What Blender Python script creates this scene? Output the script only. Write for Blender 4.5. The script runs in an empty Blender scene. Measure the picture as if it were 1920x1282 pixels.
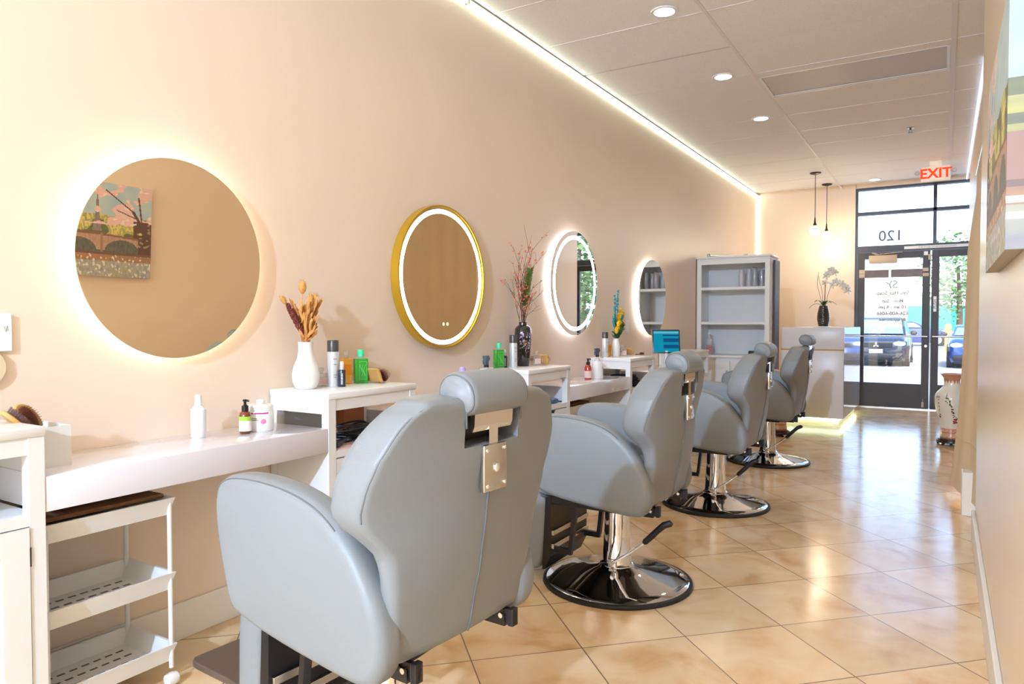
import bpy, bmesh, math, random
from mathutils import Vector, Matrix, noise
random.seed(7)
sc = bpy.context.scene
COL = sc.collection
PI = math.pi
sin, cos, rad = math.sin, math.cos, math.radians

# ------------------------------------------------------------------ materials
def srgb(c):
    if isinstance(c, str):
        c = tuple(int(c[i:i+2], 16)/255 for i in (0, 2, 4))
    return tuple((x/12.92 if x <= .04045 else ((x+.055)/1.055)**2.4) for x in c)
MATS = {}
def mat(name, col, rough=.5, metal=0., spec=.5, emit=None, estr=0., trans=0., ior=1.45, coat=0., noise_amt=0., noise_scale=8., bump=0., bump_scale=200., alpha=1.):
    m = bpy.data.materials.new(name); m.use_nodes = True
    nt = m.node_tree; b = nt.nodes['Principled BSDF']
    c = srgb(col)
    b.inputs['Base Color'].default_value = (*c, 1)
    b.inputs['Roughness'].default_value = rough
    b.inputs['Metallic'].default_value = metal
    b.inputs['Specular IOR Level'].default_value = spec
    b.inputs['IOR'].default_value = ior
    b.inputs['Transmission Weight'].default_value = trans
    b.inputs['Coat Weight'].default_value = coat
    b.inputs['Alpha'].default_value = alpha
    if emit:
        b.inputs['Emission Color'].default_value = (*srgb(emit), 1)
        b.inputs['Emission Strength'].default_value = estr
    tc = nt.nodes.new('ShaderNodeTexCoord')
    if noise_amt:
        n = nt.nodes.new('ShaderNodeTexNoise'); n.inputs['Scale'].default_value = noise_scale
        n.inputs['Detail'].default_value = 4
        nt.links.new(tc.outputs['Object'], n.inputs['Vector'])
        mx = nt.nodes.new('ShaderNodeMixRGB'); mx.blend_type = 'MIX'
        mx.inputs['Color1'].default_value = (*[x*(1-noise_amt) for x in c], 1)
        mx.inputs['Color2'].default_value = (*[min(1, x*(1+noise_amt)) for x in c], 1)
        nt.links.new(n.outputs['Fac'], mx.inputs['Fac'])
        nt.links.new(mx.outputs['Color'], b.inputs['Base Color'])
    if bump:
        n = nt.nodes.new('ShaderNodeTexNoise'); n.inputs['Scale'].default_value = bump_scale
        nt.links.new(tc.outputs['Object'], n.inputs['Vector'])
        bp = nt.nodes.new('ShaderNodeBump'); bp.inputs['Strength'].default_value = bump
        bp.inputs['Distance'].default_value = .002
        nt.links.new(n.outputs['Fac'], bp.inputs['Height'])
        nt.links.new(bp.outputs['Normal'], b.inputs['Normal'])
    MATS[name] = m
    return m

def emis(name, col, strength):
    m = bpy.data.materials.new(name); m.use_nodes = True
    nt = m.node_tree; nt.nodes.clear()
    e = nt.nodes.new('ShaderNodeEmission'); o = nt.nodes.new('ShaderNodeOutputMaterial')
    e.inputs['Color'].default_value = (*srgb(col), 1); e.inputs['Strength'].default_value = strength
    nt.links.new(e.outputs[0], o.inputs[0])
    return m

def thin_glass(name, tint='ffffff', gloss=.06, rough=.0, body=0.):
    m = bpy.data.materials.new(name); m.use_nodes = True
    nt = m.node_tree; nt.nodes.clear()
    t = nt.nodes.new('ShaderNodeBsdfTransparent'); t.inputs['Color'].default_value = (*srgb(tint), 1)
    g = nt.nodes.new('ShaderNodeBsdfGlossy'); g.inputs['Roughness'].default_value = rough
    mx = nt.nodes.new('ShaderNodeMixShader'); mx.inputs['Fac'].default_value = gloss
    o = nt.nodes.new('ShaderNodeOutputMaterial')
    nt.links.new(t.outputs[0], mx.inputs[1]); nt.links.new(g.outputs[0], mx.inputs[2])
    if body:
        d = nt.nodes.new('ShaderNodeBsdfDiffuse'); d.inputs['Color'].default_value = (*srgb('F2F2F6'), 1)
        m2 = nt.nodes.new('ShaderNodeMixShader'); m2.inputs['Fac'].default_value = body
        nt.links.new(mx.outputs[0], m2.inputs[1]); nt.links.new(d.outputs[0], m2.inputs[2]); nt.links.new(m2.outputs[0], o.inputs[0])
    else: nt.links.new(mx.outputs[0], o.inputs[0])
    return m

def vcol_mat(name, rough=.4, coat=0.):
    m = bpy.data.materials.new(name); m.use_nodes = True
    nt = m.node_tree; b = nt.nodes['Principled BSDF']
    a = nt.nodes.new('ShaderNodeVertexColor'); a.layer_name = 'Col'
    nt.links.new(a.outputs['Color'], b.inputs['Base Color'])
    b.inputs['Roughness'].default_value = rough; b.inputs['Coat Weight'].default_value = coat
    return m

M_wall = mat('cream_wall_paint', 'F0DCC8', .40, noise_amt=.02, noise_scale=1.5, bump=.03, bump_scale=60)
M_wallr = mat('cream_satin_wall_paint', 'F1DCC2', .30, spec=.7, noise_amt=.02, noise_scale=1.5)
M_wallw = mat('pale_wall_paint', 'EFE4D6', .6, noise_amt=.02, noise_scale=2)
M_white = mat('white_satin_paint', 'F0EFEE', .35, noise_amt=.01)
M_desk = mat('glossy_white_lacquer', 'EDEAF2', .12, coat=.5, noise_amt=.01)
M_base = mat('white_baseboard_paint', 'F0EBE4', .4, noise_amt=.01)
M_leather = mat('grey_leather', '84888B', .42, noise_amt=.03, noise_scale=5, bump=.12, bump_scale=350)
M_leather_dark = mat('grey_leather_welt', '6A6E70', .5, noise_amt=.03)
M_chrome = mat('chrome', 'E6E6E8', .06, metal=1., noise_amt=.01)
M_steel = mat('brushed_steel', 'C8C6C4', .22, metal=1., noise_amt=.04, noise_scale=30)
M_black = mat('black_steel', '17161A', .3, noise_amt=.05)
M_rubber = mat('black_rubber', '1C1C1F', .5, noise_amt=.05)
M_darkmetal = mat('dark_bronze_frame', '3A332F', .4, noise_amt=.05)
M_plate = mat('brown_grey_footplate', '6E5E54', .3, metal=.4, noise_amt=.05)
M_gold = mat('gold_frame', 'D9B43A', .28, metal=.75, noise_amt=.03)
M_mirror = mat('mirror_silver', 'F0EEEA', .0, metal=1.)
M_mirrorw = mat('warm_mirror_silver', 'FBECD4', .0, metal=1.)
M_ledw = emis('mirror_led_cool', 'F4F4FF', 16.)
M_ledwarm = emis('mirror_led_warm', 'FFEBCF', 26.)
M_ledneutral = emis('mirror_led_neutral', 'FFF6EC', 14.)
M_strip = emis('cove_led', 'EEFFE6', 9.)
M_stripdesk = emis('counter_led', 'E2FFD0', 7.)
M_down = emis('downlight_glow', 'FFEFD6', 14.)
M_globe = emis('pendant_globe_glow', 'FFF2D2', 5.)
M_glass = thin_glass('door_glass', 'F4FAFF', .05)
M_clear = thin_glass('clear_glass', 'F4F0EE', .16)
M_clear2 = thin_glass('clear_plastic', 'F4F4F6', .10, .05, .22)
M_exit = mat('exit_sign_body', 'EDE2D0', .4, noise_amt=.01, emit='FFE6D2', estr=.25)
M_exitred = emis('exit_letters', 'FF4020', 1.6)
M_bronze = mat('dark_bronze_fitting', '3B2A20', .35, metal=.6, noise_amt=.05)
M_wood = mat('pale_wood', 'C99A5A', .45, noise_amt=.12, noise_scale=20)
M_wooddk = mat('dark_red_wood', '3E2018', .35, noise_amt=.15, noise_scale=10)
M_brist = mat('brown_bristles', '5A2A18', .5, noise_amt=.1)
M_cush = mat('brush_cushion', '6B3A28', .5, noise_amt=.1)
M_screen = emis('tablet_screen', '118CA8', .9)
M_screen2 = emis('tablet_screen_tiles', '16568A', .75)
M_screen3 = emis('tablet_screen_bar', '5FB4C4', .9)
M_plastic = mat('white_plastic', 'F2F0EE', .3, noise_amt=.01)
M_greycap = mat('dark_grey_plastic', '4A4240', .3, noise_amt=.04)
M_silver = mat('silver_can', 'D9DCE2', .25, metal=.3, noise_amt=.02)
M_ink = mat('grey_ink', '6A6A6A', .5, noise_amt=.02)
M_green = mat('green_liquid', '0C9A1E', .12, coat=1., noise_amt=.08, emit=None)
M_greencap = mat('mint_green_cap', '3FDC98', .3, noise_amt=.03)
M_greenlt = mat('light_green_print', '7BE08A', .4, noise_amt=.02)
M_amber = mat('amber_oil', 'E8A62A', .12, coat=1., noise_amt=.08)
M_amberdk = mat('amber_oil_label', 'E08A10', .3, noise_amt=.05)
M_brownglass = mat('brown_bottle_glass', '6B2C10', .12, coat=1., noise_amt=.05)
M_redglass = mat('red_bottle', 'B03018', .12, coat=1., noise_amt=.05)
M_navy = mat('slate_bottle', '2E3640', .2, noise_amt=.05)
M_lime = mat('lime_label', 'A6D046', .4, noise_amt=.02)
M_pink = mat('magenta_print', 'C8348C', .4, noise_amt=.02)
M_lilac = mat('lilac_plastic', 'C0A4EC', .3, noise_amt=.03)
M_red = mat('red_liquid', 'D8182C', .15, coat=1., noise_amt=.04)
M_vase = mat('white_ceramic', 'F4F0EA', .25, noise_amt=.01)
M_bvase = mat('black_glazed_ceramic', '16141A', .08, coat=1., noise_amt=.05)
M_dry1 = mat('dried_tan_grass', 'D29A54', .8, noise_amt=.2, noise_scale=60)
M_dry2 = mat('dried_maroon_head', '6E3024', .8, noise_amt=.35, noise_scale=160)
M_dry3 = mat('dried_leaf', 'C68648', .8, noise_amt=.2, noise_scale=60)
M_twig = mat('brown_twig', '5A3E34', .8, noise_amt=.1)
M_coral = mat('coral_blossom', 'E88468', .7, noise_amt=.15, noise_scale=50)
M_leaf = mat('olive_foliage', '74803C', .7, noise_amt=.2, noise_scale=40)
M_dkleaf = mat('dark_green_leaf', '2E5A2C', .4, noise_amt=.15, noise_scale=30)
M_teal = mat('teal_foliage', '2C9AA0', .7, noise_amt=.15, noise_scale=60)
M_yellow = mat('yellow_blossom', 'F0BE1E', .7, noise_amt=.12, noise_scale=60)
M_orchid = mat('orchid_petal', 'FBF8F0', .6, noise_amt=.03)
M_orchidc = mat('orchid_centre', 'D8C23C', .6, noise_amt=.05)
M_lav = mat('lavender_flower_glaze', 'B9A0CE', .3, noise_amt=.2, noise_scale=80)
M_rust = mat('rust_flower_glaze', 'A06A32', .3, noise_amt=.2, noise_scale=80)
M_curtain = mat('beige_curtain', 'E8CFAC', .85, noise_amt=.04, noise_scale=14, bump=.2, bump_scale=400)
M_box = mat('cream_box', 'ECE8E2', .4, noise_amt=.01)
M_cable = mat('dark_cable', '26262C', .4, noise_amt=.05)
M_paper = mat('pink_paper', 'F0CFCB', .6, noise_amt=.02)
M_towel = mat('dark_towel', '26242E', .9, noise_amt=.1, noise_scale=30)
M_orangebox = mat('brown_carton', 'B0683A', .6, noise_amt=.06)
M_asphalt = mat('sunlit_pavement', '8E8B8E', .9, noise_amt=.06, noise_scale=3)
M_carblack = mat('black_car_paint', '1E2230', .22, coat=.6, noise_amt=.03)
M_carblue = mat('blue_car_paint', '1E3E78', .22, coat=.6, noise_amt=.03)
M_carsilver = mat('silver_car_paint', 'C4CCD4', .25, metal=.3, noise_amt=.02)
M_carglass = mat('car_glass', '6E8EA6', .08, noise_amt=.05, coat=1.)
M_carblackpl = mat('car_black_plastic', '14151A', .5, noise_amt=.05)
M_lamp = mat('headlamp_lens', 'D8E0E8', .1, coat=1., noise_amt=.02)
M_tyre = mat('tyre_rubber', '202022', .8, noise_amt=.05)
M_film = mat('brown_door_tape', '6E5A50', .35, noise_amt=.35, noise_scale=9)
M_tan = mat('tan_closer_cover', 'C9B49A', .4, noise_amt=.02)
M_outleaf = mat('street_tree_leaf', '5E7A4A', .8, noise_amt=.3, noise_scale=6)
M_trunk = mat('tree_bark', '5C4A3C', .9, noise_amt=.15, noise_scale=12)
M_tealfence = mat('teal_fence_paint', '2C8C7C', .6, noise_amt=.04)
M_ypost = mat('yellow_bollard_paint', 'E6C84A', .6, noise_amt=.03)
M_farwall = mat('far_building_stucco', 'A9ABB2', .8, noise_amt=.03)
M_lettergold = mat('gold_green_lettering', '5E6C26', .5, noise_amt=.02)
M_lettercop = mat('copper_lettering', '8E5428', .5, noise_amt=.02)
M_lettergrey = mat('grey_lettering', '7C7C7A', .5, noise_amt=.02)
M_nickel = mat('nickel_knob', '8A8580', .2, metal=1., noise_amt=.03)
M_hcl = mat('brown_wicker', '7A5436', .7, noise_amt=.35, noise_scale=60)
M_panel = mat('grey_ceiling_diffuser', 'D2CDCD', .5, noise_amt=.02)

def tile_floor():
    m = bpy.data.materials.new('diagonal_stone_tiles'); m.use_nodes = True
    nt = m.node_tree; L = nt.links; b = nt.nodes['Principled BSDF']
    tc = nt.nodes.new('ShaderNodeTexCoord')
    sep = nt.nodes.new('ShaderNodeSeparateXYZ'); L.new(tc.outputs['Object'], sep.inputs[0])
    def M(op, a, b_=None, clamp=False):
        n = nt.nodes.new('ShaderNodeMath'); n.operation = op; n.use_clamp = clamp
        for i, v in enumerate((a, b_)):
            if v is None: continue
            if isinstance(v, (int, float)): n.inputs[i].default_value = v
            else: L.new(v, n.inputs[i])
        return n.outputs[0]
    r2 = .70710678
    a = M('MULTIPLY', M('ADD', sep.outputs['X'], sep.outputs['Y']), r2)
    c = M('MULTIPLY', M('SUBTRACT', sep.outputs['Y'], sep.outputs['X']), r2)
    u = M('DIVIDE', M('SUBTRACT', a, .028), .4010); v = M('DIVIDE', M('SUBTRACT', c, .340), .4055)
    def edge(t, s):
        f = M('FRACT', t); d = M('MINIMUM', f, M('SUBTRACT', 1., f)); return M('MULTIPLY', d, s)
    d = M('MINIMUM', edge(u, .401), edge(v, .4055))
    g = M('SUBTRACT', 1., M('DIVIDE', d, .0028), True)
    g = M('GREATER_THAN', g, .12)
    comb = nt.nodes.new('ShaderNodeCombineXYZ')
    L.new(M('FLOOR', u), comb.inputs[0]); L.new(M('FLOOR', v), comb.inputs[1])
    wn = nt.nodes.new('ShaderNodeTexWhiteNoise'); wn.noise_dimensions = '2D'; L.new(comb.outputs[0], wn.inputs['Vector'])
    add = nt.nodes.new('ShaderNodeVectorMath'); add.operation = 'ADD'
    L.new(tc.outputs['Object'], add.inputs[0]); L.new(wn.outputs['Color'], add.inputs[1])
    n1 = nt.nodes.new('ShaderNodeTexNoise'); n1.inputs['Scale'].default_value = 4.5; n1.inputs['Detail'].default_value = 6
    n1.inputs['Distortion'].default_value = .6
    L.new(add.outputs[0], n1.inputs['Vector'])
    cr = nt.nodes.new('ShaderNodeValToRGB')
    cr.color_ramp.elements[0].position = .30; cr.color_ramp.elements[0].color = (*srgb('D6AA78'), 1)
    cr.color_ramp.elements[1].position = .75; cr.color_ramp.elements[1].color = (*srgb('F2DBB8'), 1)
    e = cr.color_ramp.elements.new(.5); e.color = (*srgb('EACA9E'), 1)
    L.new(n1.outputs['Fac'], cr.inputs[0])
    hv = nt.nodes.new('ShaderNodeHueSaturation')
    L.new(M('ADD', .92, M('MULTIPLY', wn.outputs['Value'], .14)), hv.inputs['Value'])
    L.new(cr.outputs[0], hv.inputs['Color'])
    mx = nt.nodes.new('ShaderNodeMixRGB'); L.new(g, mx.inputs[0]); L.new(hv.outputs[0], mx.inputs[1])
    mx.inputs[2].default_value = (*srgb('8A7460'), 1)
    L.new(mx.outputs[0], b.inputs['Base Color'])
    n2 = nt.nodes.new('ShaderNodeTexNoise'); n2.inputs['Scale'].default_value = 6
    L.new(tc.outputs['Object'], n2.inputs['Vector'])
    L.new(M('ADD', .10, M('MULTIPLY', n2.outputs['Fac'], .14)), b.inputs['Roughness'])
    b.inputs['Specular IOR Level'].default_value = .55
    n3 = nt.nodes.new('ShaderNodeTexNoise'); n3.inputs['Scale'].default_value = 7
    L.new(tc.outputs['Object'], n3.inputs['Vector'])
    bp = nt.nodes.new('ShaderNodeBump'); bp.inputs['Strength'].default_value = .25; bp.inputs['Distance'].default_value = .004
    L.new(M('SUBTRACT', M('MULTIPLY', n3.outputs['Fac'], .6), M('MULTIPLY', g, .5)), bp.inputs['Height'])
    L.new(bp.outputs['Normal'], b.inputs['Normal'])
    return m
M_floor = tile_floor()

def ceiling_mat():
    m = bpy.data.materials.new('ceiling_tile_board'); m.use_nodes = True
    nt = m.node_tree; L = nt.links; b = nt.nodes['Principled BSDF']
    tc = nt.nodes.new('ShaderNodeTexCoord')
    n = nt.nodes.new('ShaderNodeTexNoise'); n.inputs['Scale'].default_value = 130; n.inputs['Detail'].default_value = 2
    L.new(tc.outputs['Object'], n.inputs['Vector'])
    cr = nt.nodes.new('ShaderNodeValToRGB')
    cr.color_ramp.elements[0].position = .28; cr.color_ramp.elements[0].color = (*srgb('E2DEDC'), 1)
    cr.color_ramp.elements[1].position = .40; cr.color_ramp.elements[1].color = (*srgb('F8F6F7'), 1)
    L.new(n.outputs['Fac'], cr.inputs[0]); L.new(cr.outputs[0], b.inputs['Base Color'])
    b.inputs['Roughness'].default_value = .9
    return m
M_ceil = ceiling_mat()
M_ceilgrid = mat('ceiling_grid_metal', 'ECE8E8', .5, noise_amt=.01)

# ------------------------------------------------------------------ object helpers
def tag(o, label=None, cat=None, group=None, kind=None):
    if label: o['label'] = label
    if cat: o['category'] = cat
    if group: o['group'] = group
    if kind: o['kind'] = kind
    return o
def empty(name, loc=(0, 0, 0), label=None, cat=None, group=None, rz=0):
    o = bpy.data.objects.new(name, None); COL.objects.link(o)
    o.location = loc; o.rotation_euler = (0, 0, rz); o.empty_display_size = .1
    return tag(o, label, cat, group)
def obj(name, bm, m, parent=None, smooth=None, loc=None, label=None):
    me = bpy.data.meshes.new(name)
    bmesh.ops.recalc_face_normals(bm, faces=bm.faces)
    bm.to_mesh(me); bm.free()
    for mm in (m if isinstance(m, (list, tuple)) else [m]): me.materials.append(mm)
    o = bpy.data.objects.new(name, me); COL.objects.link(o)
    if smooth is not None:
        for p in me.polygons: p.use_smooth = True
        try: me.set_sharp_from_angle(angle=rad(smooth))
        except Exception: pass
    if parent is not None: o.parent = parent
    if loc is not None: o.location = loc
    if label: o['label'] = label
    return o
def struct(name, bm, m, parent=None, **k):
    o = obj(name, bm, m, parent, **k)
    if parent is None: o['kind'] = 'structure'
    return o
def nb(): return bmesh.new()
def box(bm, x0, x1, y0, y1, z0, z1, bev=0., seg=2, mi=0):
    vs = [bm.verts.new(p) for p in ((x0,y0,z0),(x1,y0,z0),(x1,y1,z0),(x0,y1,z0),(x0,y0,z1),(x1,y0,z1),(x1,y1,z1),(x0,y1,z1))]
    fs = [bm.faces.new([vs[i] for i in f]) for f in ((0,3,2,1),(4,5,6,7),(0,1,5,4),(1,2,6,5),(2,3,7,6),(3,0,4,7))]
    for f in fs: f.material_index = mi
    if bev > 0:
        es = list({e for f in fs for e in f.edges})
        r = bmesh.ops.bevel(bm, geom=es, offset=bev, segments=seg, affect='EDGES', profile=.5)
        for f in r['faces']: f.material_index = mi
    return bm
def B(*a, **k): return box(nb(), *a, **k)
def lathe(bm, prof, cx=0, cy=0, n=32, mi=0, z0=0):
    rings = []
    for r, z in prof:
        if r < 1e-5: rings.append([bm.verts.new((cx, cy, z0+z))])
        else: rings.append([bm.verts.new((cx+r*cos(2*PI*i/n), cy+r*sin(2*PI*i/n), z0+z)) for i in range(n)])
    for a, b in zip(rings, rings[1:]):
        for i in range(n):
            j = (i+1) % n
            if len(a) == 1 and len(b) == 1: continue
            if len(a) == 1: f = bm.faces.new((a[0], b[j], b[i]))
            elif len(b) == 1: f = bm.faces.new((a[i], a[j], b[0]))
            else: f = bm.faces.new((a[i], a[j], b[j], b[i]))
            f.material_index = mi
    for rg, fl in ((rings[0], True), (rings[-1], False)):
        if len(rg) > 1:
            f = bm.faces.new(rg[::-1] if fl else rg); f.material_index = mi
    return bm
def frame_of(d):
    d = d.normalized(); up = Vector((0, 0, 1)) if abs(d.z) < .95 else Vector((1, 0, 0))
    a = d.cross(up).normalized(); return a, a.cross(d).normalized()
def tube(bm, pts, r, n=8, closed=False, mi=0, caps=True):
    pts = [Vector(p) for p in pts]; rs = r if isinstance(r, (list, tuple)) else [r]*len(pts)
    rings = []; pa = None
    N = len(pts)
    for i, p in enumerate(pts):
        if closed: d = pts[(i+1) % N]-pts[i-1]
        else: d = pts[min(i+1, N-1)]-pts[max(i-1, 0)]
        if d.length < 1e-9: d = Vector((0, 0, 1))
        d.normalize()
        if pa is None: pa, _ = frame_of(d)
        a = (pa-d*pa.dot(d))
        if a.length < 1e-4: a, _ = frame_of(d)
        a.normalize(); pa = a; b = d.cross(a)
        rings.append([bm.verts.new(p+(a*cos(2*PI*k/n)+b*sin(2*PI*k/n))*rs[i]) for k in range(n)])
    pairs = list(zip(rings, rings[1:]))+([(rings[-1], rings[0])] if closed else [])
    for A, Bq in pairs:
        for k in range(n):
            f = bm.faces.new((A[k], A[(k+1) % n], Bq[(k+1) % n], Bq[k])); f.material_index = mi
    if not closed and caps:
        bm.faces.new(rings[0][::-1]).material_index = mi; bm.faces.new(rings[-1]).material_index = mi
    return bm
def loft(bm, rings, caps=True, mi=0):
    V = [[bm.verts.new(p) for p in r] for r in rings]; n = len(rings[0])
    for A, Bq in zip(V, V[1:]):
        for k in range(n):
            bm.faces.new((A[k], A[(k+1) % n], Bq[(k+1) % n], Bq[k])).material_index = mi
    if caps:
        bm.faces.new(V[0][::-1]).material_index = mi; bm.faces.new(V[-1]).material_index = mi
    return bm
def catmull(P, sub=6, closed=True):
    out = []; N = len(P); P = [Vector(p) for p in P]
    for i in range(N if closed else N-1):
        p0, p1, p2, p3 = ((P[i-1], P[i], P[(i+1) % N], P[(i+2) % N]) if closed else (P[max(i-1, 0)], P[i], P[i+1], P[min(i+2, N-1)]))
        for s in range(sub):
            t = s/sub
            out.append(.5*((2*p1)+(p2-p0)*t+(2*p0-5*p1+4*p2-p3)*t*t+(3*p1-p0-3*p2+p3)*t**3))
    if not closed: out.append(P[-1])
    return out
def offset2(P, d):
    N = len(P); out = []
    area = sum(P[i].x*P[(i+1) % N].y-P[(i+1) % N].x*P[i].y for i in range(N))
    s = 1 if area > 0 else -1
    for i in range(N):
        t = (P[(i+1) % N]-P[i-1]); t = t.normalized() if t.length > 1e-9 else Vector((1, 0))
        nrm = Vector((-t.y, t.x))*s
        out.append(P[i]+nrm*d)
    return out
def pad(bm, prof, w0, w1, r, axis='y', puff=0., seg=5, mi=0):
    """cushion: closed 2D profile (a,b) swept from w0 to w1 along axis, edges rounded by r, faces puffed"""
    P = [Vector(p) for p in prof]
    def mk(ring, w):
        if axis == 'y': return [(p.x, w, p.y) for p in ring]
        if axis == 'x': return [(w, p.x, p.y) for p in ring]
        return [(p.x, p.y, w) for p in ring]
    c = sum(P, Vector((0, 0)))/len(P)
    rings = []
    inn = offset2(P, r)
    for k in (.25, .55, .8, .93): rings.append(mk([c+(p-c)*k for p in inn], w0-puff*(1-k*k)))
    for k in range(seg+1):
        a = PI/2*k/seg; rings.append(mk(offset2(P, r*(1-sin(a))), w0+r*(1-cos(a))))
    for k in range(seg, -1, -1):
        a = PI/2*k/seg; rings.append(mk(offset2(P, r*(1-sin(a))), w1-r*(1-cos(a))))
    for k in (.93, .8, .55, .25): rings.append(mk([c+(p-c)*k for p in inn], w1+puff*(1-k*k)))
    return loft(bm, rings, mi=mi)
def ell(bm, c, rx, ry, rz, n=12, m=8, rot=None, mi=0):
    c = Vector(c); rot = rot or Matrix.Identity(3)
    rings = []
    for j in range(1, m):
        th = PI*j/m
        rings.append([c+rot@Vector((rx*sin(th)*cos(2*PI*i/n), ry*sin(th)*sin(2*PI*i/n), rz*cos(th))) for i in range(n)])
    V = [[bm.verts.new(p) for p in r] for r in rings]
    t = bm.verts.new(c+rot@Vector((0, 0, rz))); b = bm.verts.new(c-rot@Vector((0, 0, rz)))
    fs = []
    for A, Bq in zip(V, V[1:]):
        for k in range(n): fs.append(bm.faces.new((A[k], Bq[k], Bq[(k+1) % n], A[(k+1) % n])))
    for k in range(n):
        fs.append(bm.faces.new((t, V[0][k], V[0][(k+1) % n]))); fs.append(bm.faces.new((b, V[-1][(k+1) % n], V[-1][k])))
    for f in fs: f.material_index = mi
    return bm
def align(d):
    return Vector((0, 0, 1)).rotation_difference(Vector(d).normalized()).to_matrix()
def copy_tree(o, parent=None):
    c = o.copy(); COL.objects.link(c)
    if parent is not None: c.parent = parent
    for ch in list(o.children): copy_tree(ch, c)
    return c
def text_mesh(name, s, size, m, parent, loc, rot, depth=.001, align_x='CENTER', bold=0.):
    cu = bpy.data.curves.new(name, 'FONT'); cu.body = s; cu.size = size; cu.extrude = depth
    cu.align_x = align_x; cu.align_y = 'CENTER'; cu.offset = bold; cu.resolution_u = 3
    t = bpy.data.objects.new(name, cu); COL.objects.link(t)
    dg = bpy.context.evaluated_depsgraph_get(); dg.update()
    me = bpy.data.meshes.new_from_object(t.evaluated_get(dg))
    bpy.data.objects.remove(t); bpy.data.curves.remove(cu)
    me.materials.clear(); me.materials.append(m)
    o = bpy.data.objects.new(name, me); COL.objects.link(o)
    o.location = loc; o.rotation_euler = rot
    if parent is not None: o.parent = parent
    return o

# ------------------------------------------------------------------ the room
WX = -2.38      # left wall
CZ = 3.02       # ceiling
FY = 10.86      # storefront
RX = .155       # near right wall
RX2 = .225      # far right wall
BY = -4.2
struct('floor', B(-2.6, 1.6, BY-.2, FY+.06, -.12, 0), M_floor)
struct('wall_left', B(WX-.12, WX, BY, FY+.06, 0, CZ+.1), M_wall)
struct('wall_front', B(WX, -1.075, FY-.02, FY+.12, 0, CZ+.1), M_wall)
struct('wall_back', B(WX, RX+.2, BY-.12, BY, 0, CZ+.1), M_wall)
struct('wall_right', B(RX, RX+.14, BY, 4.58, 0, CZ+.1, bev=.006), M_wallr)
# the farther stretch of the right wall, with an opening behind the curtain
bm = nb()
box(bm, RX2, RX2+.12, 7.1, 9.98, 0, CZ+.1); box(bm, RX2+.12, .88, 9.86, 9.98, 0, CZ+.1); box(bm, .755, .88, 9.98, FY+.06, 0, CZ+.1)
box(bm, RX2, RX2+.12, 4.58, 7.1, 2.36, CZ+.1)
struct('wall_right_far', bm, M_wall)
bm = nb()
box(bm, 1.3, 1.42, 4.2, 7.4, 0, CZ)
box(bm, RX2+.07, 1.3, 7.22, 7.34, 0, CZ)
box(bm, RX+.14, 1.3, 4.2, 4.3, 0, CZ)
struct('wall_side_passage', bm, M_wallw)
struct('baseboard_left', B(WX, WX+.014, BY, 7.8, 0, .135, bev=.003), M_base)
struct('baseboard_right', B(RX-.018, RX, BY, 4.585, 0, .14, bev=.004), M_base)
struct('trim_1', B(.10, RX2+.05, 5.02, 5.16, 0, .26, bev=.004), M_base)
# ceiling: slabs, one per tile, in a metal grid
bm = nb()
gx = [-2.535, -1.255, .022, 1.30]
gy = [BY+.2+.0]
rows = [4.905+.627*k for k in range(-15, 10)]
for i in range(3):
    for a, b in zip(rows, rows[1:]):
        x0, x1 = max(gx[i], WX), gx[i+1]
        if x1 > 0.1: x1 = .37
        dz = random.uniform(0, .002)
        y1c = min(b, FY)
        if a > FY: continue
        gap = .020 if (i == 0 and abs(a-4.905) < .01) else .004
        if i == 1 and abs(a-5.532) < .01:      # fixture sits in this bay
            box(bm, x0+.004, x1-.004, a+.004, 5.65, CZ+dz, CZ+.03)
            continue
        box(bm, x0+.004, x1-.004, a+gap, y1c-.004, CZ+dz, CZ+.03, bev=.002, seg=1)
box(bm, .36, .9, 9.85, FY, CZ, CZ+.03); c_ob = struct('ceiling', bm, M_ceil)
bm = nb()
for x in gx[1:3]: box(bm, x-.011, x+.011, BY, FY, CZ-.003, CZ+.004)
box(bm, .022-.016, .022+.016, BY, FY, CZ-.004, CZ+.004)
for y in rows:
    if BY < y < FY and abs(y-4.905) > .01: box(bm, -1.255 if y < 7.2 and y > 4.8 else WX, .35, y-.006, y+.006, CZ-.001, CZ+.004)
box(bm, WX, .35, BY, FY, CZ+.035, CZ+.09)
obj('ceiling_grid', bm, M_ceilgrid, c_ob)
obj('joint_shade_strip', B(WX, -1.27, 4.888, 4.932, CZ+.024, CZ+.034), M_black, c_ob)  # black strip paints in the shade of the void above the gap
# recessed flat fixture with a grey diffuser
f = empty('ceiling_panel', (-.62, 5.92, CZ), 'long grey recessed ceiling panel with a thin white metal edge', 'ceiling panel')
obj('diffuser', B(-.612, .612, -.265, .265, .006, .02), M_panel, f)
bm = nb()
for a in (-.625, .605): box(bm, a, a+.02, -.28, .28, -.003, .02)
for a in (-.28, .265): box(bm, -.625, .625, a, a+.015, -.001, .02)
obj('frame', bm, M_white, f)

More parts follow.
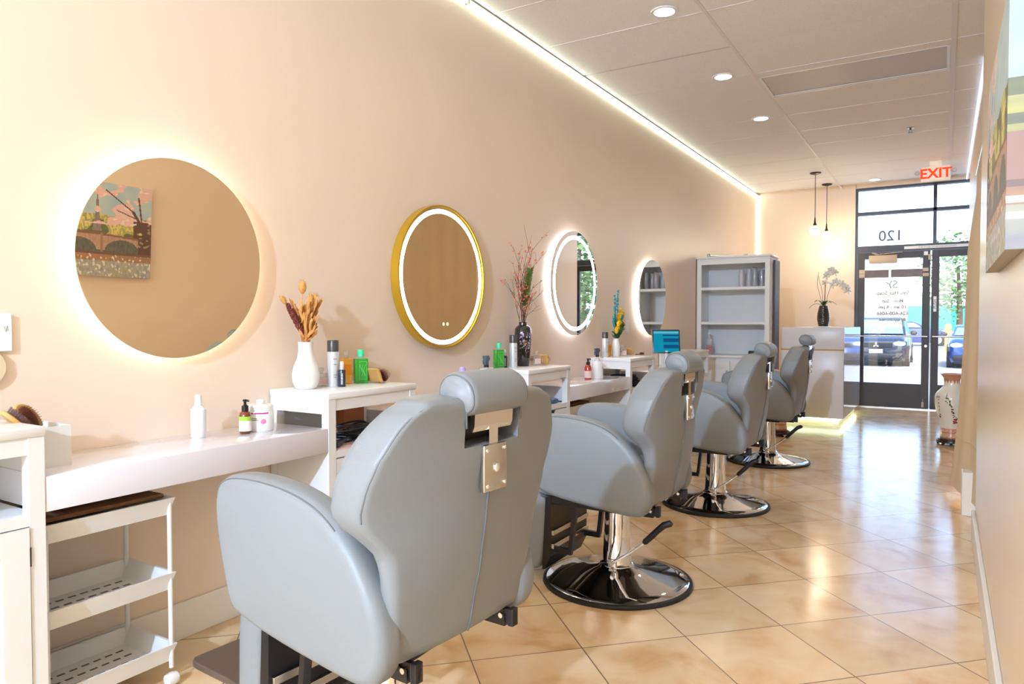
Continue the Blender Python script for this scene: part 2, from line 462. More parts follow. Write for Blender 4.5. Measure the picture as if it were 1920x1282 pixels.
# downlights
def downlight(x, y, label):
    d = empty('downlight', (x, y, CZ), label, 'ceiling light', 'recessed downlights')
    bm = nb()
    prof = [(.062, -.002), (.062, -.008), (.078, -.008), (.082, -.002), (.078, .0), (.062, .0)]
    rings = [[(r*cos(2*PI*i/32), r*sin(2*PI*i/32), z) for i in range(32)] for r, z in prof]
    loft(bm, rings+[rings[0]], caps=False)
    obj('trim_ring', bm, M_white, d, smooth=40)
    bm = nb(); lathe(bm, [(.061, -.007), (.061, -.001)]); obj('lens', bm, M_down, d)
    return d
ycol = [-2.4, -1.1, .28, 1.57, 2.86, 4.142, 5.459, 6.75]
DL = {4.142: 'largest and nearest of the round lit downlights in the ceiling', 5.459: 'middle round downlight, left of the grey ceiling panel', 6.75: 'farthest round downlight of the row along the wall side'}
for y in ycol:
    downlight(-1.46, y, DL.get(y, 'round recessed ceiling downlight behind the camera, lit'))
for y in (.7, 2.3): downlight(-.42, y, 'added round recessed downlight over the aisle near the camera, out of view')  # added unseen lamps to brighten the right wall and warm the chair backs
downlight(-.81, 10.39, 'small round downlight in the ceiling close to the glass front')

# LED strip at wall/ceiling and down the corner
ls = empty('led_light_strip', (WX+.02, 4, CZ-.012), 'glowing white light strip along the top of the long wall and down its far corner', 'light strip')
bm = nb(); box(bm, -.018, -.001, -8.0, 6.82, -.017, .0); box(bm, -.018, -.004, 6.822, 6.836, -1.2, 0); obj('glowing_diffuser', bm, M_strip, ls)
bm = nb(); box(bm, -.02, .004, -8.0, 6.84, .001, .008); obj('mounting_channel', bm, M_steel, ls)
obj('strip_joint', B(-.02, .003, -.62, -.60, -.020, .004), M_steel, ls); obj('strip_joint', B(-.02, .003, 1.1, 1.106, -.019, .004), M_steel, ls)
ls2 = empty('led_light_strip', (RX2-.015, 8, CZ-.012), 'dim light strip running along the top of the right wall', 'light strip')
obj('glowing_diffuser', B(-.008, .012, -2, 2.84, -.018, 0), emis('cove_led_dim', 'E4ECFF', 1.2), ls2)

# ------------------------------------------------------------------ mirrors
def disc(bm, r, x0, x1, n=96, mi=0, ri=None):
    if ri is None:
        rings = [[(x, r*cos(2*PI*i/n), r*sin(2*PI*i/n)) for i in range(n)] for x in (x0, x1)]
        return loft(bm, rings, mi=mi)
    rings = [[(x, q*cos(2*PI*i/n), q*sin(2*PI*i/n)) for i in range(n)] for x, q in ((x0, ri), (x0, r), (x1, r), (x1, ri), (x0, ri))]
    return loft(bm, rings, caps=False, mi=mi)
m1 = empty('round_mirror', (WX+.004, 1.545, 1.385), 'large frameless round mirror with a warm halo, nearest on the wall, reflecting a painting', 'mirror', 'round lit mirrors')
m1.rotation_euler = (0, rad(1.6), 0)
obj('mirror_glass', disc(nb(), .352, .034, .040), M_mirrorw, m1)
obj('mirror_back', disc(nb(), .31, .012, .033), M_white, m1)
obj('led_ring', disc(nb(), .322, .016, .028, ri=.311), M_ledwarm, m1)
m2 = empty('round_mirror', (WX+.001, 3.115, 1.405), 'gold rimmed round mirror with a bright ring of light inside its edge', 'mirror', 'round lit mirrors')
obj('gold_frame', disc(nb(), .388, 0, .05, ri=.378), M_gold, m2, smooth=40)
obj('mirror_glass', disc(nb(), .377, .036, .040), M_mirrorw, m2)
obj('led_ring', disc(nb(), .366, .0402, .0415, ri=.344), M_ledneutral, m2)
bm = nb()
for dy in (.018, -.018+.0): 
    rings = [[(x, dy+.018+.009*cos(2*PI*i/16), -.255+.009*sin(2*PI*i/16)) for i in range(16)] for x in (.0402, .041)]
    loft(bm, rings)
obj('touch_button', bm, emis('touch_button_glow', 'FFF6C8', 1.3), m2)
m3 = empty('round_mirror', (WX+.001, 4.735, 1.447), 'round mirror with double cool white glowing ring, between branch vase and yellow flowers', 'mirror', 'round lit mirrors')
obj('mirror_glass', disc(nb(), .383, .034, .040), M_mirror, m3)
obj('mirror_back', disc(nb(), .34, .0, .033), M_white, m3)
obj('led_ring', disc(nb(), .350, .0402, .0415, ri=.324), M_ledw, m3)
obj('led_halo', disc(nb(), .352, .012, .026, ri=.341), M_ledw, m3)
m4 = empty('round_mirror', (WX+.001, 6.37, 1.388), 'smallest looking round mirror with a halo, farthest along the wall near the shelves', 'mirror', 'round lit mirrors')
obj('mirror_glass', disc(nb(), .354, .034, .040), M_mirror, m4)
obj('mirror_back', disc(nb(), .31, .0, .033), M_white, m4)
obj('led_ring', disc(nb(), .322, .012, .028, ri=.311), M_ledneutral, m4)

# ------------------------------------------------------------------ vanity towers and floating desks
CX0, CX1 = WX+.006, -2.04
def make_tower():
    t = empty('vanity_cabinet', (0, 0, 0))
    W = .53
    bm = nb(); box(bm, CX0, CX1+.004, -.004, W+.004, .858, .884, bev=.004); obj('top', bm, M_white, t, smooth=40)
    bm = nb()
    pw = .038
    for x in (CX0, CX1-pw):
        for y in (0, W-pw): box(bm, x, x+pw, y, y+pw, 0, .858)
    for y in (0, W-.02): # side rails and lower side panels
        box(bm, CX0+pw, CX1-pw, y+.001, y+.019, .800, .858)
        box(bm, CX0+pw, CX1-pw, y+.003, y+.017, .05, .648)
        box(bm, CX0+pw, CX1-pw, y+.001, y+.019, .03, .07)
    box(bm, CX1-.02, CX1-.003, pw, W-pw, .812, .858)
    box(bm, CX1-.03, CX1-.001, pw, W-pw, .625, .652)
    box(bm, CX0, CX0+.008, pw, W-pw, .05, .858)
    box(bm, CX0, CX1-.02, pw, W-pw, .03, .06)
    obj('carcass', bm, M_white, t)
    obj('shelf', B(CX0+.008, CX1-.002, .02, W-.02, .630, .650), M_white, t)
    for k in range(3):
        z1 = .62-k*.195; z0 = z1-.188
        d = obj('drawer_front', B(CX1-.018, CX1-.001, pw+.003, W-pw-.003, z0, z1), M_white, t)
        # recessed frame
        bm = nb()
        a0, a1 = pw+.003, W-pw-.003
        for q in ((a0+.045, a0+.052, z0+.045, z1-.045), (a1-.052, a1-.045, z0+.045, z1-.045)): box(bm, CX1-.001, CX1+.002, *q)
        for q in ((a0+.045, a1-.045, z0+.045, z0+.052), (a0+.045, a1-.045, z1-.052, z1-.045)): box(bm, CX1-.001, CX1+.002, *q)
        obj('panel_moulding', bm, M_white, d)
        bm = nb(); yc = W/2
        P = [(yc-.062, z1), (yc+.062, z1), (yc+.055, z1-.008), (yc+.035, z1-.03), (yc-.035, z1-.03), (yc-.055, z1-.008)]
        loft(bm, [[(x, a, b) for a, b in P] for x in (CX1-.0012, CX1+.0005)])
        obj('pull_cutout', bm, M_black, d)
    return t
TL = [('white vanity cabinet with open niche at the left edge, nearest of the row', .425),
      ('white vanity cabinet with drawers topped by the white vase and green bottle', 1.975),
      ('white vanity cabinet topped by the tall black vase of branches', 3.525),
      ('white vanity cabinet topped by the yellow and teal flowers', 5.072),
      ('white vanity cabinet farthest along, beside the white bookcase', 6.64)]
t0 = make_tower()
for i, (lab, y) in enumerate(TL):
    t = t0 if i == 0 else copy_tree(t0)
    t.location = (0, y, 0); tag(t, lab, 'cabinet', 'white vanity cabinets along the wall')
# nearest one has a door instead of drawers
for ch in list(t0.children):
    if ch.name.startswith('drawer_front'):
        for g in list(ch.children): bpy.data.objects.remove(g)
        bpy.data.objects.remove(ch)
d = obj('cabinet_door', B(CX1-.018, CX1-.001, .041, .489, .065, .622), M_white, t0)
bm = nb()
for q in ((.041, .105, .065, .622), (.425, .489, .065, .622), (.105, .425, .065, .13), (.105, .425, .557, .622)): box(bm, CX1-.002, CX1+.004, *q)
obj('door_frame', bm, M_white, d)
bm = nb(); tube(bm, [(CX1+.002, .4905, .52), (CX1+.002, .4905, .57)], .003); obj('hinge', bm, M_darkmetal, d)
DESK = [('white floating desk shelf under the nearest halo mirror', .957, 1.972),
        ('white floating desk shelf under the gold mirror, mostly behind the nearest chair', 2.507, 3.522),
        ('white floating desk shelf holding the red pump bottle and white jug', 4.057, 5.069),
        ('white floating desk shelf with the tablet, below the farthest mirror', 5.604, 6.637)]
dk = obj('floating_desk', B(WX+.001, -2.042, -.5075, .5075, -.0475, .0475, bev=.003), M_desk, smooth=40)
for i, (lab, a, b) in enumerate(DESK):
    o = dk if i == 0 else copy_tree(dk)
    if i: o.data = dk.data
    o.location = (0, (a+b)/2, .70); o.scale = (1, (b-a)/1.015, 1)
    tag(o, lab, 'desk', 'floating desks between the cabinets')

# storage carts below the desks
def make_cart():
    c = empty('storage_cart', (0, 0, 0))
    X0, X1, Y0, Y1 = -.13, .13, -.385, .0
    for x in (X0+.008, X1-.008):
        for y in (Y0+.01, Y1-.01):
            obj('post', lathe(nb(), [(.0075, .06), (.0075, .60)], x, y, 12), M_white, c, smooth=40)
            k = obj('caster', lathe(nb(), [(.008, 0), (.018, .003), (.022, .02), (.018, .037), (.008, .04)], 0, 0, 16), M_plastic, c, smooth=50)
            k.data.transform(Matrix.Rotation(PI/2, 4, 'X')); k.location = (x, y+.02, .022)
    for zt in (.136, .365, .605):
        bm = nb(); zb = zt-.055; fl = .028
        # sloping sides of a shallow tray (outer and inner skins)
        def ring(x0, x1, y0, y1, z): return [(x0, y0, z), (x1, y0, z), (x1, y1, z), (x0, y1, z)]
        o = [ring(X0+.012, X1-.012, Y0+.012, Y1-.012, zb), ring(X0, X1, Y0, Y1, zt-.012), ring(X0-.004, X1+.004, Y0-.004, Y1+.004, zt),
             ring(X0+.004, X1-.004, Y0+.004, Y1-.004, zt), ring(X0+.008+fl*.3, X1-.008-fl*.3, Y0+.03, Y1-.03, zb+.004)]
        loft(bm, o)
        if zt < .5:
            for i in range(4):
                for j in range(8):
                    xx = X0+.055+i*.048; yy = Y0+.055+j*.036
                    box(bm, xx, xx+.008, yy, yy+.022, zb+.0042, zb+.0052, mi=1)
        obj('tray', bm, [M_white, M_ink], c)
    return c
c0 = make_cart(); c0.location = (-2.215, 1.352, 0)
tag(c0, 'white three tier rolling cart under the nearest desk', 'cart', 'white rolling carts')
obj('wicker_mat', B(-.11, .11, -.37, -.02, .606, .618, bev=.003), M_hcl, c0)
c1 = copy_tree(c0); c1.location = (-2.215, 4.50, 0); tag(c1, 'white rolling cart under the desk with the red pump bottle', 'cart', 'white rolling carts')

# ------------------------------------------------------------------ barber chairs
ARM = [(-.262, .452), (-.297, .55), (-.318, .65), (-.314, .712), (-.290, .746), (-.24, .763), (-.15, .768), (-.04, .760), (.05, .738), (.11, .706), (.165, .66),
       (.21, .60), (.243, .54), (.258, .475), (.251, .422), (.222, .385), (.17, .376), (.06, .384), (-.10, .402), (-.215, .424)]
def interp(T, z):
    if z <= T[0][0]: return T[0][1]
    for (a, va), (b, vb) in zip(T, T[1:]):
        if z <= b:
            t = (z-a)/(b-a); t = t*t*(3-2*t)*.5+t*.5
            return va+(vb-va)*t
    return T[-1][1]
XC = [(.40, .245), (.45, .26), (.60, .29), (.70, .305), (.84, .325), (.96, .332)]
HW = [(.40, .205), (.43, .228), (.47, .238), (.55, .248), (.65, .262), (.69, .292), (.715, .317), (.745, .331), (.80, .330), (.85, .318), (.90, .290), (.925, .272), (.942, .252), (.953, .222)]
KZ = [(.40, .3), (.60, .45), (.74, .66), (.80, .58), (.88, .42), (.92, .33), (.95, .17)]
TH = [(.40, .05), (.46, .06), (.62, .07), (.67, .10), (.70, .135), (.75, .155), (.80, .158), (.88, .150), (.95, .125)]
def back_section(z, shrink=0.):
    w = interp(HW, z)-shrink; t = interp(TH, z)-2*shrink*.8; xc = interp(XC, z)-shrink*.8
    rr, rf = .018, min(.062, t*.46, w*.8)
    pts = []
    kz = interp(KZ, z)
    def cv(x, y, k): return (x-k*kz*.075*(y/.3)**2, y, z)
    n = 22; q = w-rr
    ys = [-q+(q-.0985)*i/7 for i in range(8)]+[-.0955+.191*i/8 for i in range(9)]+[.0985+(q-.0985)*i/7 for i in range(8)]
    for y in ys:                                          # rear face, with the recess for the headrest
        if z > .8585 and abs(y) < .098: pts.append((.262, y, z))
        else: pts.append(cv(xc, y, 1))
    for i in range(1, 6):                                 # rear +y corner
        a = PI/2*i/6; pts.append(cv(xc-rr+rr*cos(a), w-rr+rr*sin(a), 1))
    for i in range(1, 4): pts.append(cv(xc-rr-(t-rr-rf)*i/4, w, 1-.15*i))
    for i in range(0, 7):
        a = PI/2*i/6; pts.append(cv(xc-t+rf-rf*sin(a), w-rf+rf*cos(a), .55-.03*i))
    for i in range(1, n):
        y = (w-rf)-2*(w-rf)*i/n; pts.append(cv(xc-t-.012*(1-(y/w)**2), y, .35))
    for i in range(6, -1, -1):
        a = PI/2*i/6; pts.append(cv(xc-t+rf-rf*sin(a), -(w-rf)-rf*cos(a), .55-.03*i))
    for i in range(3, 0, -1): pts.append(cv(xc-rr-(t-rr-rf)*i/4, -w, 1-.15*i))
    for i in range(5, 0, -1):
        a = PI/2*i/6; pts.append(cv(xc-rr+rr*cos(a), -(w-rr)-rr*sin(a), 1))
    return pts
def make_chair(loc, label, lift=0., hr=0., rz=0., ang=0.):
    c = empty('barber_chair', loc, label, 'barber chair', 'grey barber chairs facing the mirrors', rz=rz)
    # base
    bm = nb()
    lathe(bm, [(.0, .012), (.315, .012), (.318, .017), (.312, .022), (.27, .030), (.20, .043), (.13, .060), (.085, .075), (.074, .085), (.0, .085)], n=72)
    obj('base_plate', bm, M_chrome, c, smooth=50)
    bm = nb(); lathe(bm, [(.0, 0), (.328, 0), (.332, .006), (.330, .016), (.318, .020), (.312, .018), (.0, .014)], n=72)
    obj('rubber_rim', bm, M_rubber, c, smooth=50)
    bm = nb(); lathe(bm, [(.074, .078), (.076, .086), (.067, .092), (.064, .10), (.057, .24), (.052, .37+lift), (.0, .37+lift)], n=48)
    obj('pedestal', bm, M_chrome, c, smooth=40)
    bm = nb(); tube(bm, [(-.015, -.068, .105), (-.005, -.071, .14), (.012, -.066, .2), (.014, -.06, .33+lift)], .0022); obj('cable', bm, M_black, c, smooth=60)
    pl = obj('pump_lever', tube(nb(), [(.012, -.075, .108), (.09, -.085, .165), (.172, -.09, .232)], .0072, 10), M_chrome, c, smooth=60)
    bm = nb(); tube(bm, [(.160, -.089, .222), (.166, -.089, .228), (.20, -.09, .262), (.222, -.09, .286), (.25, -.09, .312), (.275, -.09, .322), (.285, -.09, .318)], [.009, .013, .0135, .013, .0145, .0145, .007], 12)
    obj('grip', bm, M_rubber, pl, smooth=60)
    bm = nb(); box(bm, -.01, .028, -.082, -.06, .088, .122, bev=.004); tube(bm, [(.01, -.09, .075), (.01, -.05, .075)], .011, 12); tube(bm, [(.012, -.094, .108), (.012, -.055, .108)], .010, 12)
    obj('lever_pivot', bm, M_steel, pl, smooth=40)
    U = Matrix.Translation((0, 0, lift))@Matrix.Rotation(ang, 4, 'Z')
    def up(o):
        o.data.transform(U); return o
    # seat frame and seat
    bm = nb(); box(bm, -.25, .12, -.17, .17, .352, .385, bev=.004); box(bm, -.24, .235, -.185, -.165, .362, .392); box(bm, -.24, .235, .165, .185, .362, .392)
    for s in (-1, 1): box(bm, .10, .262, s*.175-.006, s*.175+.006, .368, .408, bev=.002); box(bm, .246, .262, s*.175-.012, s*.175+.012, .366, .41, bev=.002)
    sf = up(obj('seat_frame', bm, M_black, c))
    for s in (-1, 1): up(obj('bolt', tube(nb(), [(.225, s*.175-.014, .388), (.225, s*.175+.014, .388)], .0065, 12), M_chrome, sf, smooth=40))
    P = catmull([(-.29, -.19), (-.30, -.1), (-.305, 0), (-.30, .1), (-.29, .19), (-.27, .202), (0, .202), (.18, .202), (.20, .19), (.205, 0), (.20, -.19), (.18, -.202), (0, -.202), (-.27, -.202)], 4)
    up(obj('seat', pad(nb(), P, .392, .545, .03, axis='z', puff=.012), M_leather, c, smooth=60))
    # arms
    for s in (-1, 1):
        P = catmull(ARM, 4)
        a, b = sorted((s*.205, s*.285))
        ar = up(obj('armrest', pad(nb(), P, a, b, .030, puff=.010, seg=7), M_leather, c, smooth=60))
        PP = [p for p in offset2([Vector(p) for p in P], .0087) if p.y > .68 and p.x < .13 and p.x > -.31]
        bm = nb(); tube(bm, [(p.x, s*.2765, p.y) for p in PP], .0018, 6)
        up(obj('welt', bm, M_leather_dark, ar, smooth=60))
    # back
    rings = []
    zs = [.415+.02*k for k in range(22)]+[.853, .8575, .8605]+[.875+.02*k for k in range(4)]+[.944, .950]
    for sh, z in ((.05, .402), (.026, .405), (.010, .409)): rings.append(back_section(z, sh))
    for z in zs:
        if z < .95: rings.append(back_section(z))
    zt = .950
    for k in range(1, 6):
        a = PI/2*k/5; rings.append([(p[0], p[1], p[2]+0) for p in back_section(zt+.018*sin(a), .030*(1-cos(a)))])
    bm = loft(nb(), rings)
    bk = obj('backrest', bm, M_leather, c)
    me = bk.data
    for p in me.polygons: p.use_smooth = True
    me.set_sharp_from_angle(angle=rad(50)); me.materials.clear(); me.materials.append(M_leather)
    up(bk)
    # piping round the rear outline
    L = []
    for z in [.735+.02*k for k in range(11)]+[.948, .955]:
        w = interp(HW, z)-(.0 if z < .95 else .01); xc = interp(XC, z); y = w-.006
        L.append((xc-.006-interp(KZ, z)*.075*(y/.3)**2, y, z))
    L.append((interp(XC, .96)-.020, .20, .962)); L.append((interp(XC, .96)-.014, .11, .964)); L.append((interp(XC, .95)-.002, .0995, .95)); L.append((interp(XC, .9)+.001, .0992, .90))
    for s in (-1, 1):
        bm = nb(); tube(bm, [(x, s*y, z) for x, y, z in L], .0022, 6); up(obj('piping', bm, M_leather_dark, bk, smooth=60))
    bm = nb(); tube(bm, [(interp(XC, z)+.001, 0, z) for z in [.415+.02*k for k in range(18)]], .003, 6); up(obj('back_seam', bm, M_leather_dark, bk, smooth=60))
    # headrest
    h = up(obj('headrest', nb(), M_leather, c))
    H = [(.356, .985), (.352, 1.006), (.338, 1.025), (.314, 1.038), (.288, 1.040), (.267, 1.030), (.253, 1.008), (.253, .985), (.266, .964), (.290, .950), (.318, .946), (.342, .954), (.354, .968)]
    H = [(x-.002, z-.022+hr) for x, z in H]
    bm = pad(nb(), catmull(H, 4), -.105, .105, .020, puff=.010, seg=6)
    bmesh.ops.recalc_face_normals(bm, faces=bm.faces); bm.to_mesh(h.data); bm.free()
    for p in h.data.polygons: p.use_smooth = True
    h.data.transform(U)
    for s in (-1, 1):
        bm = nb(); tube(bm, [(p.x, s*.0985, p.y) for p in offset2([Vector(q) for q in catmull(H, 4)], .006)], .0022, 6, closed=True)
        up(obj('headrest_welt', bm, M_leather_dark, h, smooth=60))
    bm = nb(); q = hr
    loft(bm, [[(x0, y, z) for (x0, z) in ((.318, .945+q), (.330, .945+q), (.327, .900+q), (.322, .888+q), (.312, .888+q))] for y in (-.070, .070)])
    box(bm, .318, .326, -.016, .016, .80, .90+q); up(obj('headrest_bracket', bm, M_chrome, c, smooth=30))
    bm = nb(); box(bm, .2625, .267, -.094, .094, .861, .945); up(obj('notch_lining', bm, M_black, c))
    bm = nb(); box(bm, .3185, .3325, -.042, .042, .752, .856, bev=.003); mp = up(obj('mounting_plate', bm, M_steel, c, smooth=40))
    for y, z in ((-.032, .765), (.032, .765), (-.032, .844), (.032, .844)):
        up(obj('screw', ell(nb(), (.333, y, z), .004, .005, .005, 10, 6), M_chrome, mp, smooth=60))
    up(obj('centre_bolt', ell(nb(), (.334, 0, .803), .007, .009, .011, 12, 8), M_chrome, mp, smooth=60))
    # leg rest
    P = catmull([(-.275, .40), (-.262, .36), (-.268, .22), (-.285, .09), (-.305, .06), (-.335, .058), (-.358, .085), (-.362, .22), (-.355, .36), (-.335, .41), (-.30, .418)], 4)
    lr = up(obj('leg_rest', pad(nb(), P, -.195, .195, .02, puff=.003), M_leather, c, smooth=60))
    bm = nb()
    loft(bm, [[(-.262, y, .395), (-.235, y, .395), (-.240, y, .12), (-.268, y, .06), (-.28, y, .06)] for y in (-.187, .187)])
    lf = up(obj('leg_rest_frame', bm, M_black, c))
    bm = nb()
    for z in (.155, .215): box(bm, -.243, -.225, -.18, .18, z, z+.022, bev=.002)
    up(obj('cross_bar', bm, M_steel, lf))
    for y in (-.15, .15):
        bm = nb(); loft(bm, [[(x, y-.012, z), (x+.018, y-.012, z), (x+.018, y+.012, z), (x, y+.012, z)] for x, z in ((-.14, .36), (-.165, .15))])
        box(bm, -.23, -.15, y-.010, y+.010, .135, .16)
        up(obj('strut', bm, M_black, lf))
    P = catmull([(-.64, -.13), (-.63, -.155), (-.60, -.165), (-.45, -.165), (-.33, -.165), (-.33, 0), (-.33, .165), (-.45, .165), (-.60, .165), (-.63, .155), (-.64, .13), (-.64, 0)], 3)
    up(obj('foot_plate', pad(nb(), P, .145, .165, .004, axis='z'), M_plate, c, smooth=40))
    return c
make_chair((-1.18, 1.345, 0), 'nearest grey leather barber chair, large in the foreground', lift=.035, hr=.0, ang=rad(-4))
make_chair((-1.24, 2.935, 0), 'second grey barber chair from the camera, with its round chrome base in full view', hr=.02)
make_chair((-1.235, 4.51, 0), 'third grey barber chair from the camera, in front of the farthest mirror', hr=.02)
make_chair((-1.25, 6.15, 0), 'grey barber chair farthest from the camera, in front of the reception counter', hr=.045)

# ------------------------------------------------------------------ small things on the tops
ZT, ZD = .884, .7475
def bottle_obj(name, loc, label, cat, parts, group=None):
    """parts: list of (part name, bmesh, material[, parent index])"""
    r = empty(name, loc, label, cat, group)
    made = []
    for p in parts:
        par = r if len(p) < 4 else made[p[3]]
        made.append(obj(p[0], p[1], p[2], par, smooth=40))
    return r
def lat(*prof, n=32, cx=0, cy=0): return lathe(nb(), list(prof), cx, cy, n)
def label_lines(zs, r, y0=-.012, w=.02):
    bm = nb()
    for z, a0, a1 in zs:
        pts = [[((r+.0006)*cos(a), (r+.0006)*sin(a), zz) for a in [a0+(a1-a0)*i/8 for i in range(9)]] for zz in (z, z+.0028)]
        V = [[bm.verts.new(p) for p in q] for q in pts]
        for i in range(8): bm.faces.new((V[0][i], V[0][i+1], V[1][i+1], V[1][i]))
    return bm
FA = rad(-48)   # towards the camera
# white vase with dried grasses
v = bottle_obj('vase', (-2.26, 2.062, ZT), 'white ceramic vase holding dried tan grasses', 'vase', [
    ('vase_body', lat((0, 0), (.036, 0), (.042, .004), (.054, .03), (.056, .06), (.050, .09), (.036, .125), (.030, .15), (.029, .18), (.031, .195), (.027, .195), (.025, .17), (0, .165), n=40), M_vase)])
db = empty('dried_bouquet', (-2.26, 2.062, ZT+.165), 'bunch of tan and maroon dried grasses in the white vase', 'dried flowers')
R = random.Random(3)
sb = nb()
heads = [(-.015, -.10, .20, 'h', .020, .010), (.0, -.015, .255, 'h', .028, .0155), (-.01, -.062, .15, 'm', .075, .012),
         (.0, .05, .21, 'h', .022, .012), (.0, .03, .20, 'h', .03, .011)]
for k in range(44):
    a = R.uniform(0, 2*PI); s = R.uniform(.15, 1); zz = R.uniform(.05, .19)
    heads.append((.04*cos(a)*s, (.030+.20*zz)*sin(a)*s+.006, zz, 'l', R.uniform(.026, .042), R.uniform(.007, .012)))
for i, (x, y, z, kind, ln, rr) in enumerate(heads):
    top = Vector((x, y, z)); base = Vector((R.uniform(-.012, .012), R.uniform(-.012, .012), 0))
    mid = base.lerp(top, .5)+Vector((0, 0, .02))
    tube(sb, [base, mid, top], .0011, 5)
    d = (top-mid).normalized(); rot = align(d)
    bm = nb()
    if kind == 'm':
        for q in range(170):
            t = R.uniform(-1, 1); a = R.uniform(0, 2*PI); r2 = rr*math.sqrt(1-abs(t)**2.5)*.9
            ell(bm, top-d*.03+rot@Vector((r2*cos(a), r2*sin(a), t*ln)), .0038, .0038, .005, 6, 4)
        ell(bm, top-d*.03, rr*.85, rr*.85, ln*.95, 12, 10, rot)
        obj('seed_head', bm, M_dry2, db, smooth=60)
    elif kind == 'h':
        ell(bm, top, rr, rr*.95, ln, 12, 8, rot)
        for q in range(40):
            a = R.uniform(0, 2*PI); t = R.uniform(-.8, 1); r2 = rr*math.sqrt(max(0, 1-t*t))
            p = top+rot@Vector((r2*cos(a), r2*sin(a), t*ln)); tube(bm, [p, p+rot@Vector((.004*cos(a), .004*sin(a), .008))], [.0008, .0002], 4)
        obj('seed_head', bm, M_dry1, db, smooth=60)
    else:
        for q in range(5):
            a = R.uniform(0, 2*PI); d2 = (d+Vector((cos(a)*.5, sin(a)*.5, .2))*.6).normalized()
            ell(bm, top-d*.02*q*.6+d2*.010,   .0068, .0030, ln*.70, 6, 5, align(d2))
        obj('seed_head', bm, M_dry3 if i % 3 else M_dry1, db, smooth=60)
obj('stems', sb, M_dry3, db)

def spray_can(loc, label):
    return bottle_obj('hair_spray_can', loc, label, 'spray can', [
        ('can_body', lat((0, 0), (.0235, 0), (.0245, .003), (.0245, .145), (.023, .150), (0, .150)), M_silver),
        ('cap', lat((0, .151), (.0245, .151), (.0245, .196), (.023, .199), (0, .199)), M_greycap),
        ('printed_lettering', label_lines([(.118, FA+.1, FA+.8), (.095, FA+.2, FA+.7), (.05, FA+.2, FA+.8), (.04, FA+.2, FA+.6)], .0246), M_ink, 0)], 'white spray cans with dark caps')
spray_can((-2.24, 2.196, ZT), 'white spray can with dark cap beside the white vase')
spray_can((-2.25, 3.702, ZT), 'white spray can with dark cap in front of the tall black vase')
spray_can((-2.27, 5.118, ZT), 'white spray can with dark cap left of the yellow flowers')
def dropper(loc, label):
    return bottle_obj('serum_bottle', loc, label, 'bottle', [
        ('bottle_body', lat((0, 0), (.0145, 0), (.0155, .002), (.0155, .068), (.0135, .073), (0, .074)), M_navy),
        ('pump_collar', lat((0, .074), (.009, .074), (.009, .090), (.007, .092), (0, .092)), M_silver),
        ('pump_head', tube(lat((0, .092), (.0075, .092), (.0075, .108), (0, .110)), [(0, 0, .104), (.006, -.012, .105)], .003, 8), M_plastic),
        ('vertical_lettering', label_lines([(.012+.006*k, FA-.25, FA+.30) for k in range(8)], .0156), M_plastic, 0)], 'small slate serum bottles')
dropper((-2.20, 2.208, ZT), 'small slate pump bottle between white can and yellow bottle')
dropper((-2.28, 3.652, ZT), 'small slate pump bottle between green bottle and white can by the black vase')
def flat_bottle(bm, w, d, z0, z1, r=.006):
    P = []
    for sx, sy, a0 in ((1, 1, 0), (-1, 1, PI/2), (-1, -1, PI), (1, -1, 3*PI/2)):
        for k in range(5):
            a = a0+PI/2*k/4; P.append(((d/2-r)*sx+r*cos(a), (w/2-r)*sy+r*sin(a)))
    return pad(bm, P, z0, z1, .004, axis='z')
def green_bottle(loc, label, rz=rad(28)):
    o = bottle_obj('green_bottle', loc, label, 'bottle', [
        ('bottle_body', flat_bottle(nb(), .062, .034, 0, .112), M_green),
        ('neck', lat((0, .110), (.012, .110), (.012, .122), (0, .122)), M_clear2),
        ('cap', lat((0, .121), (.0145, .121), (.0145, .150), (.0135, .152), (0, .152)), M_greencap),
        ('printed_motif', None or (lambda b: ([box(b, .0172, .0176, y, y+.0012, .018, .098) for y in (-.012, .022)], [box(b, .0172, .0176, -.012, .022, z, z+.0012) for z in (.018, .098)], [tube(b, [(.0174, yy+.006*sin(t*5+k), .03+.055*t) for t in [i/10 for i in range(11)]], .0007, 4) for k, yy in enumerate((-.003, .006, .014))], b)[-1])(nb()), M_greenlt, 0)],
        'green hair tonic bottles')
    o.rotation_euler = (0, 0, -rz); return o
green_bottle((-2.262, 2.388, ZT), 'green bottle with mint cap beside the wooden brushes, nearest of two')
green_bottle((-2.275, 3.576, ZT), 'green bottle with mint cap at the left of the tall black vase')
def amber_bottle(loc, label, h=.115, w=.046):
    o = bottle_obj('amber_bottle', loc, label, 'bottle', [
        ('bottle_body', flat_bottle(nb(), w, .03, 0, h), M_amber),
        ('neck', lat((0, h-.002), (.009, h-.002), (.009, h+.012), (0, h+.012)), M_clear2),
        ('cap', lat((0, h+.01), (.0125, h+.01), (.0125, h+.03), (0, h+.031)), M_clear2),
        ('label', B(.0148, .0156, -w*.4, w*.4, .04, .088), M_amberdk, 0)], 'amber bottles')
    o.rotation_euler = (0, 0, rad(-28)); return o
amber_bottle((-2.29, 2.325, ZT), 'yellow amber bottle beside the nearer green bottle')
amber_bottle((-2.30, 5.232, ZT), 'slim yellow bottle left of the vase of yellow flowers', .10, .022)
amber_bottle((-2.305, 5.274, ZT), 'slim yellow bottle touching the vase of yellow flowers', .10, .022)
